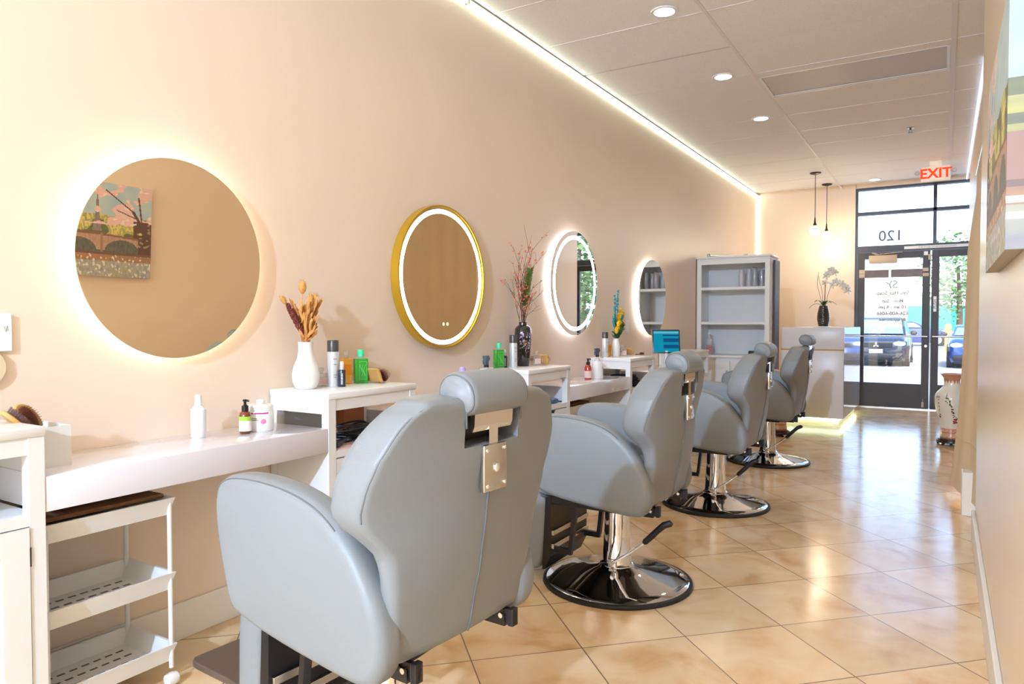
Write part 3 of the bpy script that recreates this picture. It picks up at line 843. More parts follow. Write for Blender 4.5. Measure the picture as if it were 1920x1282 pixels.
def perfume(loc, label, s=1.):
    o = bottle_obj('glass_perfume_bottle', loc, label, 'bottle', [
        ('bottle_body', flat_bottle(nb(), .05*s, .035*s, 0, .05*s, .004), M_clear2),
        ('paper_label', B(.0178*s, .0184*s, -.018*s, .018*s, .008*s, .036*s), M_paper, 0),
        ('stopper', lat((0, .05*s), (.008*s, .05*s), (.008*s, .058*s), (.012*s, .062*s), (.012*s, .072*s), (0, .075*s)), M_clear2)], 'square glass bottles')
    o.rotation_euler = (0, 0, rad(-30)); return o
perfume((-2.30, 2.185, ZT), 'clear glass bottle tucked behind the white vase', 1.1)
perfume((-2.25, 3.985, ZT), 'square clear glass bottle right of the tall black vase', 1.2)
perfume((-2.25, 5.425, ZT), 'square glass bottle with stopper right of the yellow flowers', 1.25)

def hair_brush(loc, rot, label, round_pad=True, scale=1., wood=M_wood):
    r = empty('hair_brush', loc, label, 'hair brush', 'wooden hair brushes')
    r.rotation_euler = rot; r.scale = (scale,)*3
    # lies in the yz plane, bristles to +x
    ox = [(.0, -.0)]
    P = catmull([(-.030, .0), (-.034, .035), (-.028, .075), (0, .10), (.028, .075), (.034, .035), (.030, 0), (.012, -.018), (.009, -.06), (.012, -.105), (0, -.115), (-.012, -.105), (-.009, -.06), (-.012, -.018)], 4)
    if not round_pad: P = catmull([(-.03, .0), (-.034, .03), (-.034, .095), (-.03, .103), (.03, .103), (.034, .095), (.034, .03), (.03, 0), (.012, -.018), (.009, -.06), (.012, -.105), (0, -.115), (-.012, -.105), (-.009, -.06), (-.012, -.018)], 4)
    obj('handle', pad(nb(), P, -.008, .006, .004, axis='x'), wood, r, smooth=50)
    if round_pad: bm = ell(nb(), (.006, 0, .042), .007, .026, .048, 20, 10)
    else: bm = box(nb(), .005, .009, -.027, .027, .005, .095, bev=.002)
    cu = obj('cushion', bm, M_cush, r, smooth=60)
    bm = nb()
    for i in range(-5, 6):
        for j in range(12):
            y = i*.0048; z = -.0+.0078*j
            if round_pad and (y/.025)**2+((z-.042)/.046)**2 > 1: continue
            d = Vector((1, y*6, (z-.042)*5)).normalized()
            p = Vector((.009, y, z)); tube(bm, [p, p+d*.017], [.0007, .0006], 4); ell(bm, p+d*.017, .0011, .0011, .0011, 5, 4)
    b = obj('bristles', bm, M_brist, r); b['kind'] = 'stuff'
    return r
# first cream box with brushes at the left
bx = empty('storage_box', (-2.235, 1.022, ZD), 'cream open box of brushes on the nearest desk, left side', 'box')
bm = nb()
w, dd, hh, t = .077, .061, .116, .004
for q in ((-w, w, -dd, dd, 0, t), (-w, -w+t, -dd, dd, t, hh), (w-t, w, -dd, dd, t, hh), (-w+t, w-t, -dd, -dd+t, t, hh), (-w+t, w-t, dd-t, dd, t, hh)): box(bm, *q)
obj('box_shell', bm, M_box, bx)
def brush_at(loc, head, normal, *a, **k):
    Z = Vector(head).normalized(); X = Vector(normal); X = (X-Z*X.dot(Z)).normalized(); Y = Z.cross(X)
    m = Matrix((X, Y, Z)).transposed()
    return hair_brush(loc, m.to_euler(), *a, **k)
brush_at((-2.235, 1.022, ZD+.105), (.05, -.55, .83), (.8, -.1, .45), 'round paddle brush with brown bristles leaning out of the cream box', True, .9)
brush_at((-2.20, .985, ZD+.105), (.05, -.70, .72), (.1, .5, .8), 'honey wood paddle brush seen edge-on in the cream box, at left edge', True, .9)
sn, cs_ = sin(rad(22)), cos(rad(22))
brush_at((-2.265, 2.425, ZT+.037), (1, -.1, 0), (.1, cs_, sn), 'flat tan wooden brush leaning beside the nearer green bottle', False, .95)
brush_at((-2.24, 2.477, ZT+.032), (.95, -.3, .0), (.45, .8, .45), 'brown bristled oval brush resting beside the flat tan brush', True, .85, M_brist)
brush_at((-2.27, 4.012, ZT+.037), (1, 0, 0), (0, .97, .2), 'wooden brush seen end-on right of the black vase', False, .9)
brush_at((-2.25, 4.040, ZT+.034), (.95, -.3, 0), (.4, .8, .4), 'curved brown bristle brush at the end of the black vase cabinet', True, .85)
brush_at((-2.26, 5.49, ZT+.037), (1, -.1, 0), (.1, .85, .45), 'orange wooden brush beside the farthest glass bottle', True, .9)
brush_at((-2.15, 5.56, ZT+.012), (.3, .95, 0), (.1, .1, 1), 'dark little brush lying flat at the end of the farthest flower cabinet', True, .5, M_brist)

# desk 1 bottles
bottle_obj('pump_bottle', (-2.215, 1.726, ZD), 'amber pump bottle with lime band beside the white jar', 'bottle', [
    ('bottle_body', lat((0, 0), (.019, 0), (.0215, .003), (.0215, .066), (.018, .078), (.010, .084), (0, .084)), M_brownglass),
    ('paper_label', lat((.0217, .010), (.022, .010), (.022, .048), (.0217, .048)), M_plastic, 0),
    ('lime_band', lat((.0217, .048), (.022, .048), (.022, .064), (.0217, .064)), M_lime, 0),
    ('pump', tube(lat((0, .084), (.0125, .084), (.0125, .102), (.009, .104), (.005, .108), (.005, .118), (.008, .119), (.008, .126), (0, .127)), [(0, 0, .122), (.016, .004, .121)], .0038, 8), M_black)])
bottle_obj('cosmetic_jar', (-2.235, 1.812, ZD), 'large white jar with magenta print beside the amber pump bottle', 'jar', [
    ('jar_body', lat((0, 0), (.046, 0), (.049, .004), (.049, .072), (.045, .078), (0, .078)), M_plastic),
    ('lid', lat((0, .078), (.047, .078), (.047, .096), (.040, .100), (0, .100)), M_plastic),
    ('pump_head', tube(lat((0, .10), (.016, .10), (.016, .113), (.012, .117), (0, .118)), [(0, 0, .112), (.02, -.012, .110)], .006, 10), M_plastic),
    ('magenta_band', label_lines([(.066, FA-.95, FA-.4), (.0685, FA-.95, FA-.4), (.066, FA-.3, FA+.75), (.0685, FA-.3, FA+.75)], .0491), M_pink, 0),
    ('round_seal', ell(nb(), (.0488*cos(FA+.35), .0488*sin(FA+.35), .038), .010, .003, .010, 20, 10, Matrix.Rotation(FA+.35+PI/2, 3, 'Z')), mat('pink_seal', 'E884B4', .4), 0),
    ('small_lettering', label_lines([(.048, FA-.7, FA-.1), (.042, FA-.7, FA+.0)], .0491), M_ink, 0)])
bottle_obj('white_bottle', (-2.29, 1.585, ZD), 'plain white bottle standing against the wall, almost lost in the bright wall', 'bottle', [
    ('bottle_body', lat((0, 0), (.024, 0), (.026, .003), (.026, .10), (.012, .115), (0, .115)), M_plastic),
    ('cap', lat((0, .115), (.013, .115), (.011, .15), (.006, .153), (0, .153)), M_plastic)])
# desk 2
bottle_obj('lilac_bottle', (-2.2, 3.096, ZD), 'lilac bottle peeking over the nearest chair headrest', 'bottle', [
    ('bottle_body', lat((0, 0), (.022, 0), (.022, .135), (.019, .16), (.012, .172), (0, .175)), M_lilac)])
bottle_obj('black_capped_bottle', (-2.19, 3.17, ZD), 'small black bottle cap showing right of the lilac bottle', 'bottle', [
    ('bottle_body', lat((0, 0), (.015, 0), (.015, .10), (0, .10)), M_plastic), ('cap', lat((0, .10), (.012, .10), (.012, .135), (0, .136)), M_black)])
def spray_bottle(loc, label, h=.16, rz=0):
    bm = nb(); loft(bm, [[(-.008, -.010, h+.012), (.012, -.010, h+.012), (.012, .010, h+.012), (-.008, .010, h+.012)],
                         [(-.010, -.010, h+.035), (.014, -.010, h+.035), (.014, .010, h+.035), (-.010, .010, h+.035)],
                         [(-.022, -.011, h+.048), (.022, -.011, h+.052), (.022, .011, h+.052), (-.022, .011, h+.048)],
                         [(-.014, -.008, h+.066), (.026, -.008, h+.064), (.026, .008, h+.064), (-.014, .008, h+.066)]])
    tube(bm, [(.02, 0, h+.052), (.030, 0, h+.034), (.028, 0, h+.014)], [.004, .004, .003], 8)
    o = bottle_obj('spray_bottle', loc, label, 'spray bottle', [
        ('bottle_body', lat((0, 0), (.030, 0), (.032, .004), (.032, h*.55), (.024, h*.8), (.013, h*.96), (.012, h), (0, h)), M_clear2),
        ('collar', lat((0, h), (.014, h), (.014, h+.014), (0, h+.014)), M_black),
        ('trigger_head', bm, mat('slate_plastic_%d' % int(loc[1]), '4E5A6A', .35, noise_amt=.03))], 'spray bottles')
    o.rotation_euler = (0, 0, rz); return o
spray_bottle((-2.2, 3.328, ZD), 'clear spray bottle with slate trigger left of the green bottle', .16, rad(160))
spray_bottle((-2.25, 4.93, ZD), 'clear spray bottle with slate trigger behind the white jug', .15, rad(-110))
bottle_obj('red_pump_bottle', (-2.2, 4.66, ZD), 'red brown pump bottle with black pump on the third desk', 'bottle', [
    ('bottle_body', lat((0, 0), (.024, 0), (.026, .003), (.026, .085), (.020, .10), (.011, .107), (0, .107)), M_redglass),
    ('paper_label', lat((.0262, .012), (.0265, .012), (.0265, .062), (.0262, .062)), M_paper, 0),
    ('pump', tube(lat((0, .107), (.014, .107), (.014, .125), (.006, .128), (.006, .143), (.010, .144), (.010, .151), (0, .152)), [(0, 0, .147), (.012, .022, .145)], .0045, 8), M_black)])
bottle_obj('white_jug', (-2.19, 4.80, ZD), 'white pump jug with a small red mark beside the red pump bottle', 'bottle', [
    ('jug_body', lat((0, 0), (.040, 0), (.043, .004), (.043, .10), (.036, .118), (.016, .126), (0, .126)), M_plastic),
    ('pump', tube(lat((0, .126), (.013, .126), (.013, .142), (.005, .145), (.005, .153), (0, .154)), [(0, 0, .15), (-.01, -.03, .148)], .005, 8), M_plastic),
    ('red_mark', label_lines([(.074, FA+.6, FA+.95), (.077, FA+.6, FA+.95)], .0431), M_red, 0)])

# black vase and branches
bv = bottle_obj('black_vase', (-2.275, 3.86, ZT), 'tall black vase painted with lavender flowers, holding branches', 'vase', [
    ('vase_body', lat((0, 0), (.038, 0), (.041, .004), (.046, .06), (.052, .14), (.054, .20), (.052, .235), (.040, .252), (.027, .258), (.026, .272), (.031, .276), (.026, .276), (.022, .25), (0, .24), n=48), M_bvase)])
R = random.Random(5)
for nm, m, pts in (('painted_blossoms', M_lav, [(FA+R.uniform(-.55, .8), R.uniform(.11, .21), R.uniform(.003, .0075)) for _ in range(34)]),
                   ('painted_leaves', M_rust, [(FA+.3+R.uniform(-.6, .5), R.uniform(.085, .16), R.uniform(.003, .006)) for _ in range(22)]),
                   ('painted_dots', M_leaf, [(FA+R.uniform(-.6, .5), R.uniform(.075, .15), .0028) for _ in range(16)])):
    bm = nb()
    for a, z, s in pts:
        rr = interp([(0, .041), (.06, .046), (.14, .052), (.20, .054), (.24, .05)], z)-.0005
        ell(bm, (rr*cos(a), rr*sin(a), z), .0016, s, s*.9, 8, 5, Matrix.Rotation(a, 3, 'Z'))
    obj(nm, bm, m, bv.children[0], smooth=60)
br = empty('branch_arrangement', (-2.275, 3.86, ZT+.24), 'tall bare twigs with coral blossom and one olive foliage spike in the black vase', 'branches')
tw, bl, lf = nb(), nb(), nb()
def twig(p, d, ln, r, depth, R, blossom=True, bend=.25):
    pts = [Vector(p)]; d = Vector(d).normalized(); n = max(3, int(ln/.03))
    for i in range(n):
        d = (d+Vector((R.uniform(-bend, bend)*.4, R.uniform(-bend, bend), R.uniform(-bend, bend)*.6+.03))*.6).normalized()
        q = pts[-1]+d*ln/n
        if q.x < -.085: q.x = -.085
        pts.append(q)
        if depth > 0 and R.random() < .55 and i > 0:
            a = R.choice((-1, 1)); dd = (d+Vector((R.uniform(-.5, .5), a*R.uniform(.4, .9), R.uniform(-.1, .3)))).normalized()
            twig(q, dd, ln*R.uniform(.25, .45), r*.6, depth-1, R, blossom)
        if blossom and R.random() < .55 and i > 1:
            for _ in range(R.choice((1, 2, 3))):
                e = q+Vector((R.uniform(-.008, .008), R.uniform(-.01, .01), R.uniform(-.008, .008)))
                ell(bl, e, .0040, .0040, R.uniform(.005, .009), 5, 4, align((R.uniform(-1, 1), R.uniform(-1, 1), R.uniform(-.5, 1))))
    tube(tw, pts, [r*(1-.6*i/len(pts)) for i in range(len(pts))], 5)
R = random.Random(17)
for (dy, dz, ln, dep) in ((-.26, 1., .50, 2), (-.18, 1., .40, 2), (.02, 1., .38, 2), (.30, .9, .30, 2), (-.36, .8, .32, 2), (.12, 1, .42, 2), (-.05, 1., .26, 2), (.2, 1., .22, 2)):
    twig((R.uniform(-.01, .01), R.uniform(-.012, .012), 0), (R.uniform(-.05, .12), dy, dz), ln, .0024, dep, R)
twig((0, .01, .12), (.05, .9, .45), .26, .0014, 1, R, False, .12)
twig((0, .01, .06), (.05, .8, .35), .20, .0012, 1, R, False, .12)
obj('twigs', tw, M_twig, br); obj('coral_blossoms', bl, M_coral, br, smooth=60)['kind'] = 'stuff'
sp = nb(); p0 = Vector((.0, .0, 0)); p1 = Vector((.02, .062, .37))
tube(sp, [p0, p0.lerp(p1, .5)+Vector((0, -.012, 0)), p1], .0025, 6)
for i in range(620):
    t = .36+.64*R.random(); p = p0.lerp(p1, t)+Vector((0, -.012*4*t*(1-t), 0)); a = R.uniform(0, 2*PI)
    d = Vector((cos(a), sin(a), .9)).normalized(); ell(sp, p+d*.016, .0022, .0014, .019*(1-.5*abs(t-.6)), 5, 4, align(d))
obj('olive_foliage_spike', sp, M_leaf, br, smooth=60)
for i in range(5):
    pass
# yellow / teal flowers
fv = bottle_obj('vase', (-2.275, 5.345, ZT), 'small white vase holding yellow and teal flowers', 'vase', [
    ('vase_body', lat((0, 0), (.028, 0), (.031, .004), (.034, .05), (.032, .09), (.025, .13), (.024, .14), (.027, .145), (.023, .145), (0, .13)), M_vase)])
fb = empty('flower_bouquet', (-2.275, 5.345, ZT+.13), 'bouquet of yellow blooms with teal spikes in the small white vase', 'flowers')
R = random.Random(9); st, ye, te, le = nb(), nb(), nb(), nb()
for (x, y, z, kind) in [(.02, -.075, .36, 't'), (.02, -.01, .40, 't'), (.0, -.03, .26, 't'), (.03, .075, .20, 't'), (.0, -.06, .19, 't'),
                        (.02, .055, .25, 'y'), (.03, .10, .22, 'y'), (.01, .03, .20, 'y'), (.04, .0, .15, 'y'), (.04, -.035, .15, 'y'), (.0, .09, .15, 'y'), (.03, .06, .12, 'y'), (.03, -.05, .10, 'y'), (.05, .03, .10, 'l'), (.0, .06, .17, 'l'), (.04, -.01, .12, 'l'), (.0, .0, .15, 'l'), (.05, .05, .14, 'l'), (.03, .02, .08, 'l')]:
    top = Vector((x, y, z)); base = Vector((R.uniform(-.01, .01), R.uniform(-.01, .01), 0)); tube(st, [base, base.lerp(top, .5)+Vector((0, 0, .01)), top], .0013, 5)
    for q in range(70 if kind != 'l' else 26):
        t = 1-R.random()*(.45 if kind != 'l' else .9); p = base.lerp(top, t); a = R.uniform(0, 2*PI)
        d = Vector((cos(a), sin(a), .8)).normalized()
        if kind == 'y': ell(ye, p+d*.016*R.random(), .0062, .0062, .0072, 5, 4)
        elif kind == 't': ell(te, p+d*.008, .0032, .0026, .0075, 5, 4, align(d))
        else: ell(le, p+d*.018, .004, .0018, .026, 5, 4, align(d))
obj('stems', st, M_dkleaf, fb); obj('yellow_blossoms', ye, M_yellow, fb, smooth=60)['kind'] = 'stuff'
obj('teal_spikes', te, M_teal, fb, smooth=60)['kind'] = 'stuff'; obj('green_leaves', le, M_dkleaf, fb, smooth=60)

# niche contents
NZ = .651
o = obj('rubber_bowl', lat((0, 0), (.040, 0), (.046, .02), (.046, .055), (.036, .068), (0, .068), n=24), M_rubber, smooth=50); o.location = (-2.30, 2.07, NZ)
tag(o, 'dark grey rubber clipper base in the open niche beside the nearest desk', 'container')
cb = nb(); R = random.Random(4)
for k in range(11):
    cx, cy, rr = -2.17+R.uniform(-.03, .03), 2.27+R.uniform(-.06, .06), R.uniform(.045, .085); zz = NZ+.010+k*.006
    tube(cb, [(cx+rr*.62*cos(a), cy+rr*sin(a)*1.1, zz+.006*sin(2*a+k)) for a in [2*PI*i/28 for i in range(28)]], .0045, 7, closed=True)
tube(cb, [(-2.07, 2.03, NZ+.02), (-2.09, 2.08, NZ+.02), (-2.12, 2.16, NZ+.03)], [.017, .014, .005], 10)
tag(obj('coiled_cable', cb, M_cable, smooth=60), 'coiled dark clipper cables in the niche behind the nearest chair', 'cable')
tag(obj('folded_paper', B(-2.13, -2.043, 2.03, 2.20, NZ, NZ+.006), M_paper), 'folded pale pink sheet at the front of the nearest niche', 'paper')
tag(obj('brown_carton', B(-2.36, -2.31, 2.33, 2.46, NZ, NZ+.14, bev=.002), M_orangebox), 'brown carton at the back of the niche behind the nearest chair', 'box')
tag(obj('brown_carton', B(-2.36, -2.30, 3.60, 3.78, NZ, NZ+.13, bev=.002), M_orangebox), 'brown carton in the niche below the black vase', 'box')
tw = nb()
box(tw, -2.30, -2.26, 3.80, 3.90, NZ, NZ+.125, bev=.01)
o = obj('patterned_box', tw, M_plastic); tag(o, 'white box patterned with purple ovals in the niche below the black vase', 'box')
bm = nb()
for i in range(6):
    for j in range(3):
        yy = 3.812+i*.0155; zz = NZ+.022+j*.038
        rings = [[(-2.2598, yy+r*.55*cos(2*PI*q/12), zz+r*1.6*sin(2*PI*q/12)) for q in range(12)] for r in (.010, .006)]
        V = [[bm.verts.new(p) for p in rg] for rg in rings]
        for q in range(12): bm.faces.new((V[0][q], V[0][(q+1) % 12], V[1][(q+1) % 12], V[1][q]))
obj('purple_ovals', bm, mat('purple_print', '7A5AA6', .5, noise_amt=.05), o)
bm = nb(); box(bm, -2.20, -2.08, 3.90, 3.98, NZ, NZ+.03, bev=.012); tag(obj('hair_clipper', bm, mat('slate_blue_plastic', '35506A', .4), smooth=40), 'small slate blue clipper in the niche below the black vase', 'clipper')
for i, (y, l) in enumerate(((5.16, 'folded dark towel in the niche below the yellow flowers'), (5.36, 'larger dark towel heap in the niche below the yellow flowers'))):
    bm = nb()
    for k in range(3+i): box(bm, -2.33+.01*k, -2.09-.012*k, y-.075, y+.10-.012*k, NZ+k*.022, NZ+k*.022+.021, bev=.009)
    tag(obj('folded_towel', bm, M_towel, smooth=50), l, 'towel', 'dark towels')

# wall plates
o = empty('wall_switch_plate', (WX+.001, .985, 1.13), 'white wall plate at the left edge above the cream box', 'wall plate')
obj('plate', B(0, .012, -.07, .041, -.056, .056, bev=.002), M_white, o)
bm = nb(); tube(bm, [(.0125, .020, .018), (.0125, .024, .002), (.0125, .028, .020), (.0125, .031, .004)], .0006, 5); obj('pencil_scribble', bm, M_ink, o)
o = empty('round_wall_disc', (WX+.001, .952, 1.028), 'beige rim of a round wall item at the left edge below the plate', 'wall ornament')
obj('disc', disc(nb(), .055, 0, .015, n=40), mat('beige_disc', 'E2CDAC', .5), o)
o = empty('wall_outlet', (WX+.001, 5.827, 1.125), 'white wall outlet left of the farthest mirror', 'outlet')
obj('plate', B(0, .006, -.036, .036, -.058, .058, bev=.002), M_white, o)
bm = nb()
for z in (-.025, .02): box(bm, .006, .0066, -.013, .013, z-.012, z+.014)
obj('sockets', bm, M_plastic, o)
# tablet
tb = empty('tablet_stand', (-2.13, 6.14, ZD), 'tablet with a teal screen on a white stand beside the bookcase', 'tablet')
tb.rotation_euler = (0, 0, rad(-62))
bm = nb(); box(bm, -.05, .06, -.07, .07, 0, .012, bev=.005); box(bm, -.05, -.03, -.035, .035, .01, .30, bev=.006); box(bm, .016, .03, -.012, .012, .01, .16, bev=.004)
obj('stand', bm, M_plastic, tb, smooth=40)
scn = obj('screen_body', B(-.006, .006, -.122, .122, -.108, .108, bev=.004), M_black, tb, smooth=40)
scn.location = (.0, 0, .24); scn.rotation_euler = (0, rad(-14), 0)
for nm, q, m in (('back_shell', (-.012, -.0062, -.124, .124, -.11, .11), M_plastic), ('display', (.0062, .0068, -.112, .112, -.098, .098), M_screen), ('display_bar', (.0069, .0072, -.03, .11, .048, .062), M_screen2), ('display_header', (.0069, .0072, -.112, .112, .072, .090), M_screen3),
                 ('display_tiles', (.0069, .0072, -.025, .11, -.006, .028), M_screen2), ('display_tiles', (.0069, .0072, -.025, .11, -.064, -.030), M_screen2)):
    obj(nm, B(*q), m, scn)
obj('power_adapter', B(WX+.001, WX+.03, 6.47, 6.50, 1.04, 1.09, bev=.003), M_plastic)
tag(bpy.data.objects['power_adapter'], 'white power adapter plugged in on the wall behind the tablet', 'adapter')

# ------------------------------------------------------------------ bookcase
bc = empty('bookcase', (-1.98, 7.85, 0), 'white bookcase with open shelves above two doors', 'bookcase')
X0, X1 = -.39, .39; H = 1.86; D = .40
bm = nb()
box(bm, X0, X0+.022, .0, D, .80, H); box(bm, X1-.022, X1, .0, D, .80, H)           # sides
box(bm, X0+.022, X1-.022, D-.012, D, .80, H)                                         # back
box(bm, X0, X0+.05, -.004, .018, .82, H); box(bm, X1-.05, X1, -.004, .018, .82, H); box(bm, X0+.05, X1-.05, -.004, .018, H-.065, H)
obj('upper_carcass', bm, M_white, bc)
bm = nb(); box(bm, X0-.008, X1+.010, -.02, D+.005, H, H+.022, bev=.004); obj('top', bm, M_white, bc, smooth=40)
obj('back_strip', B(-.002, .002, D-.0135, D-.012, .83, 1.78), M_base, bc)
for z in (1.545, 1.165): obj('shelf', B(X0+.022, X1-.022, .0, D-.012, z-.03, z), M_white, bc)
bm = nb(); box(bm, X0-.005, X1+.005, -.08, D, .775, .80, bev=.003); obj('counter', bm, M_white, bc, smooth=40)
bm = nb(); box(bm, X0, X1, -.055, D, .03, .775); obj('lower_carcass', bm, M_white, bc)
for s in (-1, 1):
    a, b = sorted((s*.002, s*.385))
    d = obj('cabinet_door', B(a, b, -.073, -.056, .05, .74), M_white, bc)
    bm = nb()
    for q in ((a, a+.055, .05, .74), (b-.055, b, .05, .74)): box(bm, q[0], q[1], -.079, -.073, q[2], q[3])
    for q in ((.05, .11), (.68, .74)): box(bm, a+.055, b-.055, -.079, -.073, *q)
    obj('door_frame', bm, M_white, d)
    bm = nb(); tube(bm, [(s*.028, -.079, .625), (s*.028, -.092, .625)], .004, 8); ell(bm, (s*.028, -.098, .625), .012, .008, .012, 14, 8); obj('knob', bm, M_nickel, d, smooth=60)
o = obj('dark_panel', B(-1.585, -1.565, 8.0, 8.24, .0, 1.83), mat('dark_plum_board', '3A2A3C', .4)); tag(o, 'dark thin board standing against the right side of the bookcase', 'board')
def pitcher(x, y, label, h=.20, r=.035, m=M_clear2):
    return bottle_obj('glass_vessel', (x, y, 1.546), label, 'glass vessel', [('glass', lat((0, 0), (r*.9, 0), (r, .004), (r*1.05, h*.6), (r*.85, h), (r*.8, h), (r*1.0, h*.6), (r*.92, .008), (0, .008)), m)], 'glass vessels on the top shelf')
VL = ['frosted tall glass vessel, leftmost of five on the top shelf', 'second frosted glass vessel from the left on the top shelf', 'clear vessel with a dark stopper on the top shelf', 'clear glass vessel second from the right on the top shelf', 'clear glass vessel at the right end of the top shelf']
M_frost = thin_glass('frosted_glass', 'F4F4F6', .15, .4, .55)
for i, (x, l) in enumerate(zip((-1.94, -1.87, -1.80, -1.735, -1.67), VL)):
    p = pitcher(x+.02, 8.0+.05*(i % 2), l, .19+.008*(i % 3), .032, M_frost if i < 2 else M_clear2)
    if i == 2: obj('stopper', lat((0, .19), (.018, .19), (.018, .21), (0, .212)), M_black, p)
bottle_obj('red_liquid_bottle', (-2.27, 8.0, .801), 'clear square bottle half full of red liquid on the bookcase', 'bottle', [
    ('bottle_body', flat_bottle(nb(), .07, .07, 0, .17), M_clear2), ('red_liquid', flat_bottle(nb(), .062, .062, .004, .10), M_red, 0),
    ('neck', lat((0, .17), (.014, .17), (.013, .22), (0, .22)), M_clear2), ('cap', lat((0, .22), (.016, .22), (.016, .245), (0, .246)), M_plastic)])
bottle_obj('clear_small_bottle', (-1.665, 8.05, .801), 'small clear bottle with black cap at the right of the lower shelf', 'bottle', [
    ('bottle_body', lat((0, 0), (.025, 0), (.027, .12), (.012, .15), (0, .15)), M_clear2), ('cap', lat((0, .15), (.014, .15), (.014, .18), (0, .18)), M_black)])
bm = nb(); box(bm, -1.82, -1.72, 7.90, 7.98, .801, .85, bev=.01); box(bm, -1.76, -1.70, 7.91, 7.97, .85, .885, bev=.01)
tag(obj('card_reader', bm, M_black, smooth=40), 'small black card machine on the bookcase counter', 'card machine')
bm = nb(); tube(bm, [(-2.25, 7.95, 1.90), (-2.14, 7.96, 1.895), (-2.05, 7.97, 1.895)], [.012, .010, .006], 10); ell(bm, (-2.27, 7.95, 1.905), .02, .02, .022)
tag(obj('hair_dryer', bm, M_steel, smooth=60), 'grey hand tool lying on top of the bookcase', 'tool')
bm = nb(); ell(bm, (-1.86, 7.93, 1.892), .025, .02, .011); tag(obj('small_clip', bm, M_steel, smooth=60), 'tiny grey clip on top of the bookcase, right of the hand tool', 'clip')

# ------------------------------------------------------------------ reception counter
rc = empty('reception_counter', (-1.28, 9.45, 0), 'tall glossy white reception counter with a wood inlay line and glowing base', 'counter')
x0, x1, y0, y1 = -.335, .33, -.86, .86
bm = nb()
box(bm, x0, x1, y0, y1, .085, .842, bev=.003); box(bm, x0, x1, y0, y1, .858, 1.10, bev=.003)
obj('counter_body', bm, mat('counter_white_lacquer', 'EDEAEC', .28, noise_amt=.01), rc, smooth=40)
obj('wood_inlay', B(x0+.002, x1-.002, y0+.002, y1-.002, .842, .858), M_wood, rc)
obj('plinth', B(x0+.05, x1-.05, y0+.07, y1-.05, 0, .085), M_white, rc)
bm = nb()
for q in ((x0+.03, x1-.03, y0+.028, y0+.04), (x1-.04, x1-.028, y0+.03, y1-.03)): box(bm, q[0], q[1], q[2], q[3], .072, .083)
obj('base_light', bm, M_stripdesk, rc)
obj('glossy_side_panel', B(.331, .335, -.85, .85, .09, 1.098), mat('mirror_gloss_panel', 'D8DAE4', .05, metal=.35), rc, label='mirror glossy bluish panel')
tag(obj('paper_tray', B(-1.33, -1.16, 9.0, 9.22, 1.1005, 1.112), M_plastic), 'flat white tray under the black orchid vase', 'tray')
ov = bottle_obj('orchid_vase', (-1.232, 9.1, 1.113), 'black ribbed vase of white orchids on the reception counter', 'vase', [
    ('vase_body', lat(*[(.048+.022*sin(PI*min(1, (z/.24)*.95+.08))+(.0012*sin(z*260)), z) for z in [.24*i/60 for i in range(61)]], (.042, .243), (.03, .235), (0, .22)), M_bvase)])
ov.children[0].data.transform(Matrix.Identity(4))
oc = empty('orchid', (-1.232, 9.1, 1.335), 'white orchid sprays with dark green leaves in the black vase', 'orchid')
R = random.Random(21); lv = nb()
for a, ln, dr in ((PI+.2, .16, -.01), (PI-.5, .12, .06), (.1, .14, .03), (-.5, .10, .045), (1.6, .1, .05), (-1.7, .12, .03)):
    pts = [Vector((cos(a)*ln*t, sin(a)*ln*t*.8, .10*t*(1-t)*2+dr*t)) for t in [i/8 for i in range(9)]]
    side = Vector((-sin(a), cos(a), 0)); V = []
    for i, p in enumerate(pts):
        w = .020*sin(PI*min(1, (i/8)*.92+.06)); V.append([lv.verts.new(p-side*w+Vector((0, 0, .004))), lv.verts.new(p-Vector((0, 0, .002))), lv.verts.new(p+side*w+Vector((0, 0, .004))), lv.verts.new(p+Vector((0, 0, .001)))])
    for A, Bq in zip(V, V[1:]):
        for k in range(4): lv.faces.new((A[k], A[(k+1) % 4], Bq[(k+1) % 4], Bq[k]))
obj('leaves', lv, M_dkleaf, oc, smooth=60)
stm, pet, cen = nb(), nb(), nb()
def flower(c, s=.040):
    c = Vector(c)
    for k in range(5):
        a = 2*PI*k/5+R.uniform(-.2, .2); d = Vector((cos(a)*.9, -.35, sin(a)*.9)).normalized()
        ell(pet, c+d*s*.62, s*.34, s*.10, s*.62, 8, 6, align(d))
    ell(cen, c+Vector((0, -.010, 0)), .006, .006, .006, 6, 5)
for pts, fl in (([(0, 0, 0), (-.05, 0, .18), (-.07, -.01, .30), (-.055, 0, .42)], []), ([(0, 0, 0), (-.02, .01, .2), (-.05, 0, .32), (-.06, .02, .38)], []),
                ([(.01, 0, 0), (.015, 0, .25), (.03, 0, .36), (.09, -.02, .43), (.13, -.02, .41)] , [.35, .5, .62, .74, .86, .97]), ([(.02, 0, 0), (.05, 0, .16), (.10, -.02, .27), (.17, -.02, .29), (.23, -.02, .25), (.26, -.02, .20)], [.42, .52, .62, .72, .82, .92, 1.])):
    P = catmull(pts, 6, closed=False); tube(stm, P, .0024, 6)
    for t in fl: flower(P[min(len(P)-1, int(t*(len(P)-1)))]+Vector((0, -.008, R.uniform(-.012, .012))))
tube(stm, [(.012, .003, 0), (.016, .003, .27)], .005, 6)
obj('stems', stm, M_twig, oc, smooth=60); obj('petals', pet, M_orchid, oc, smooth=60); obj('flower_centres', cen, M_orchidc, oc, smooth=60)

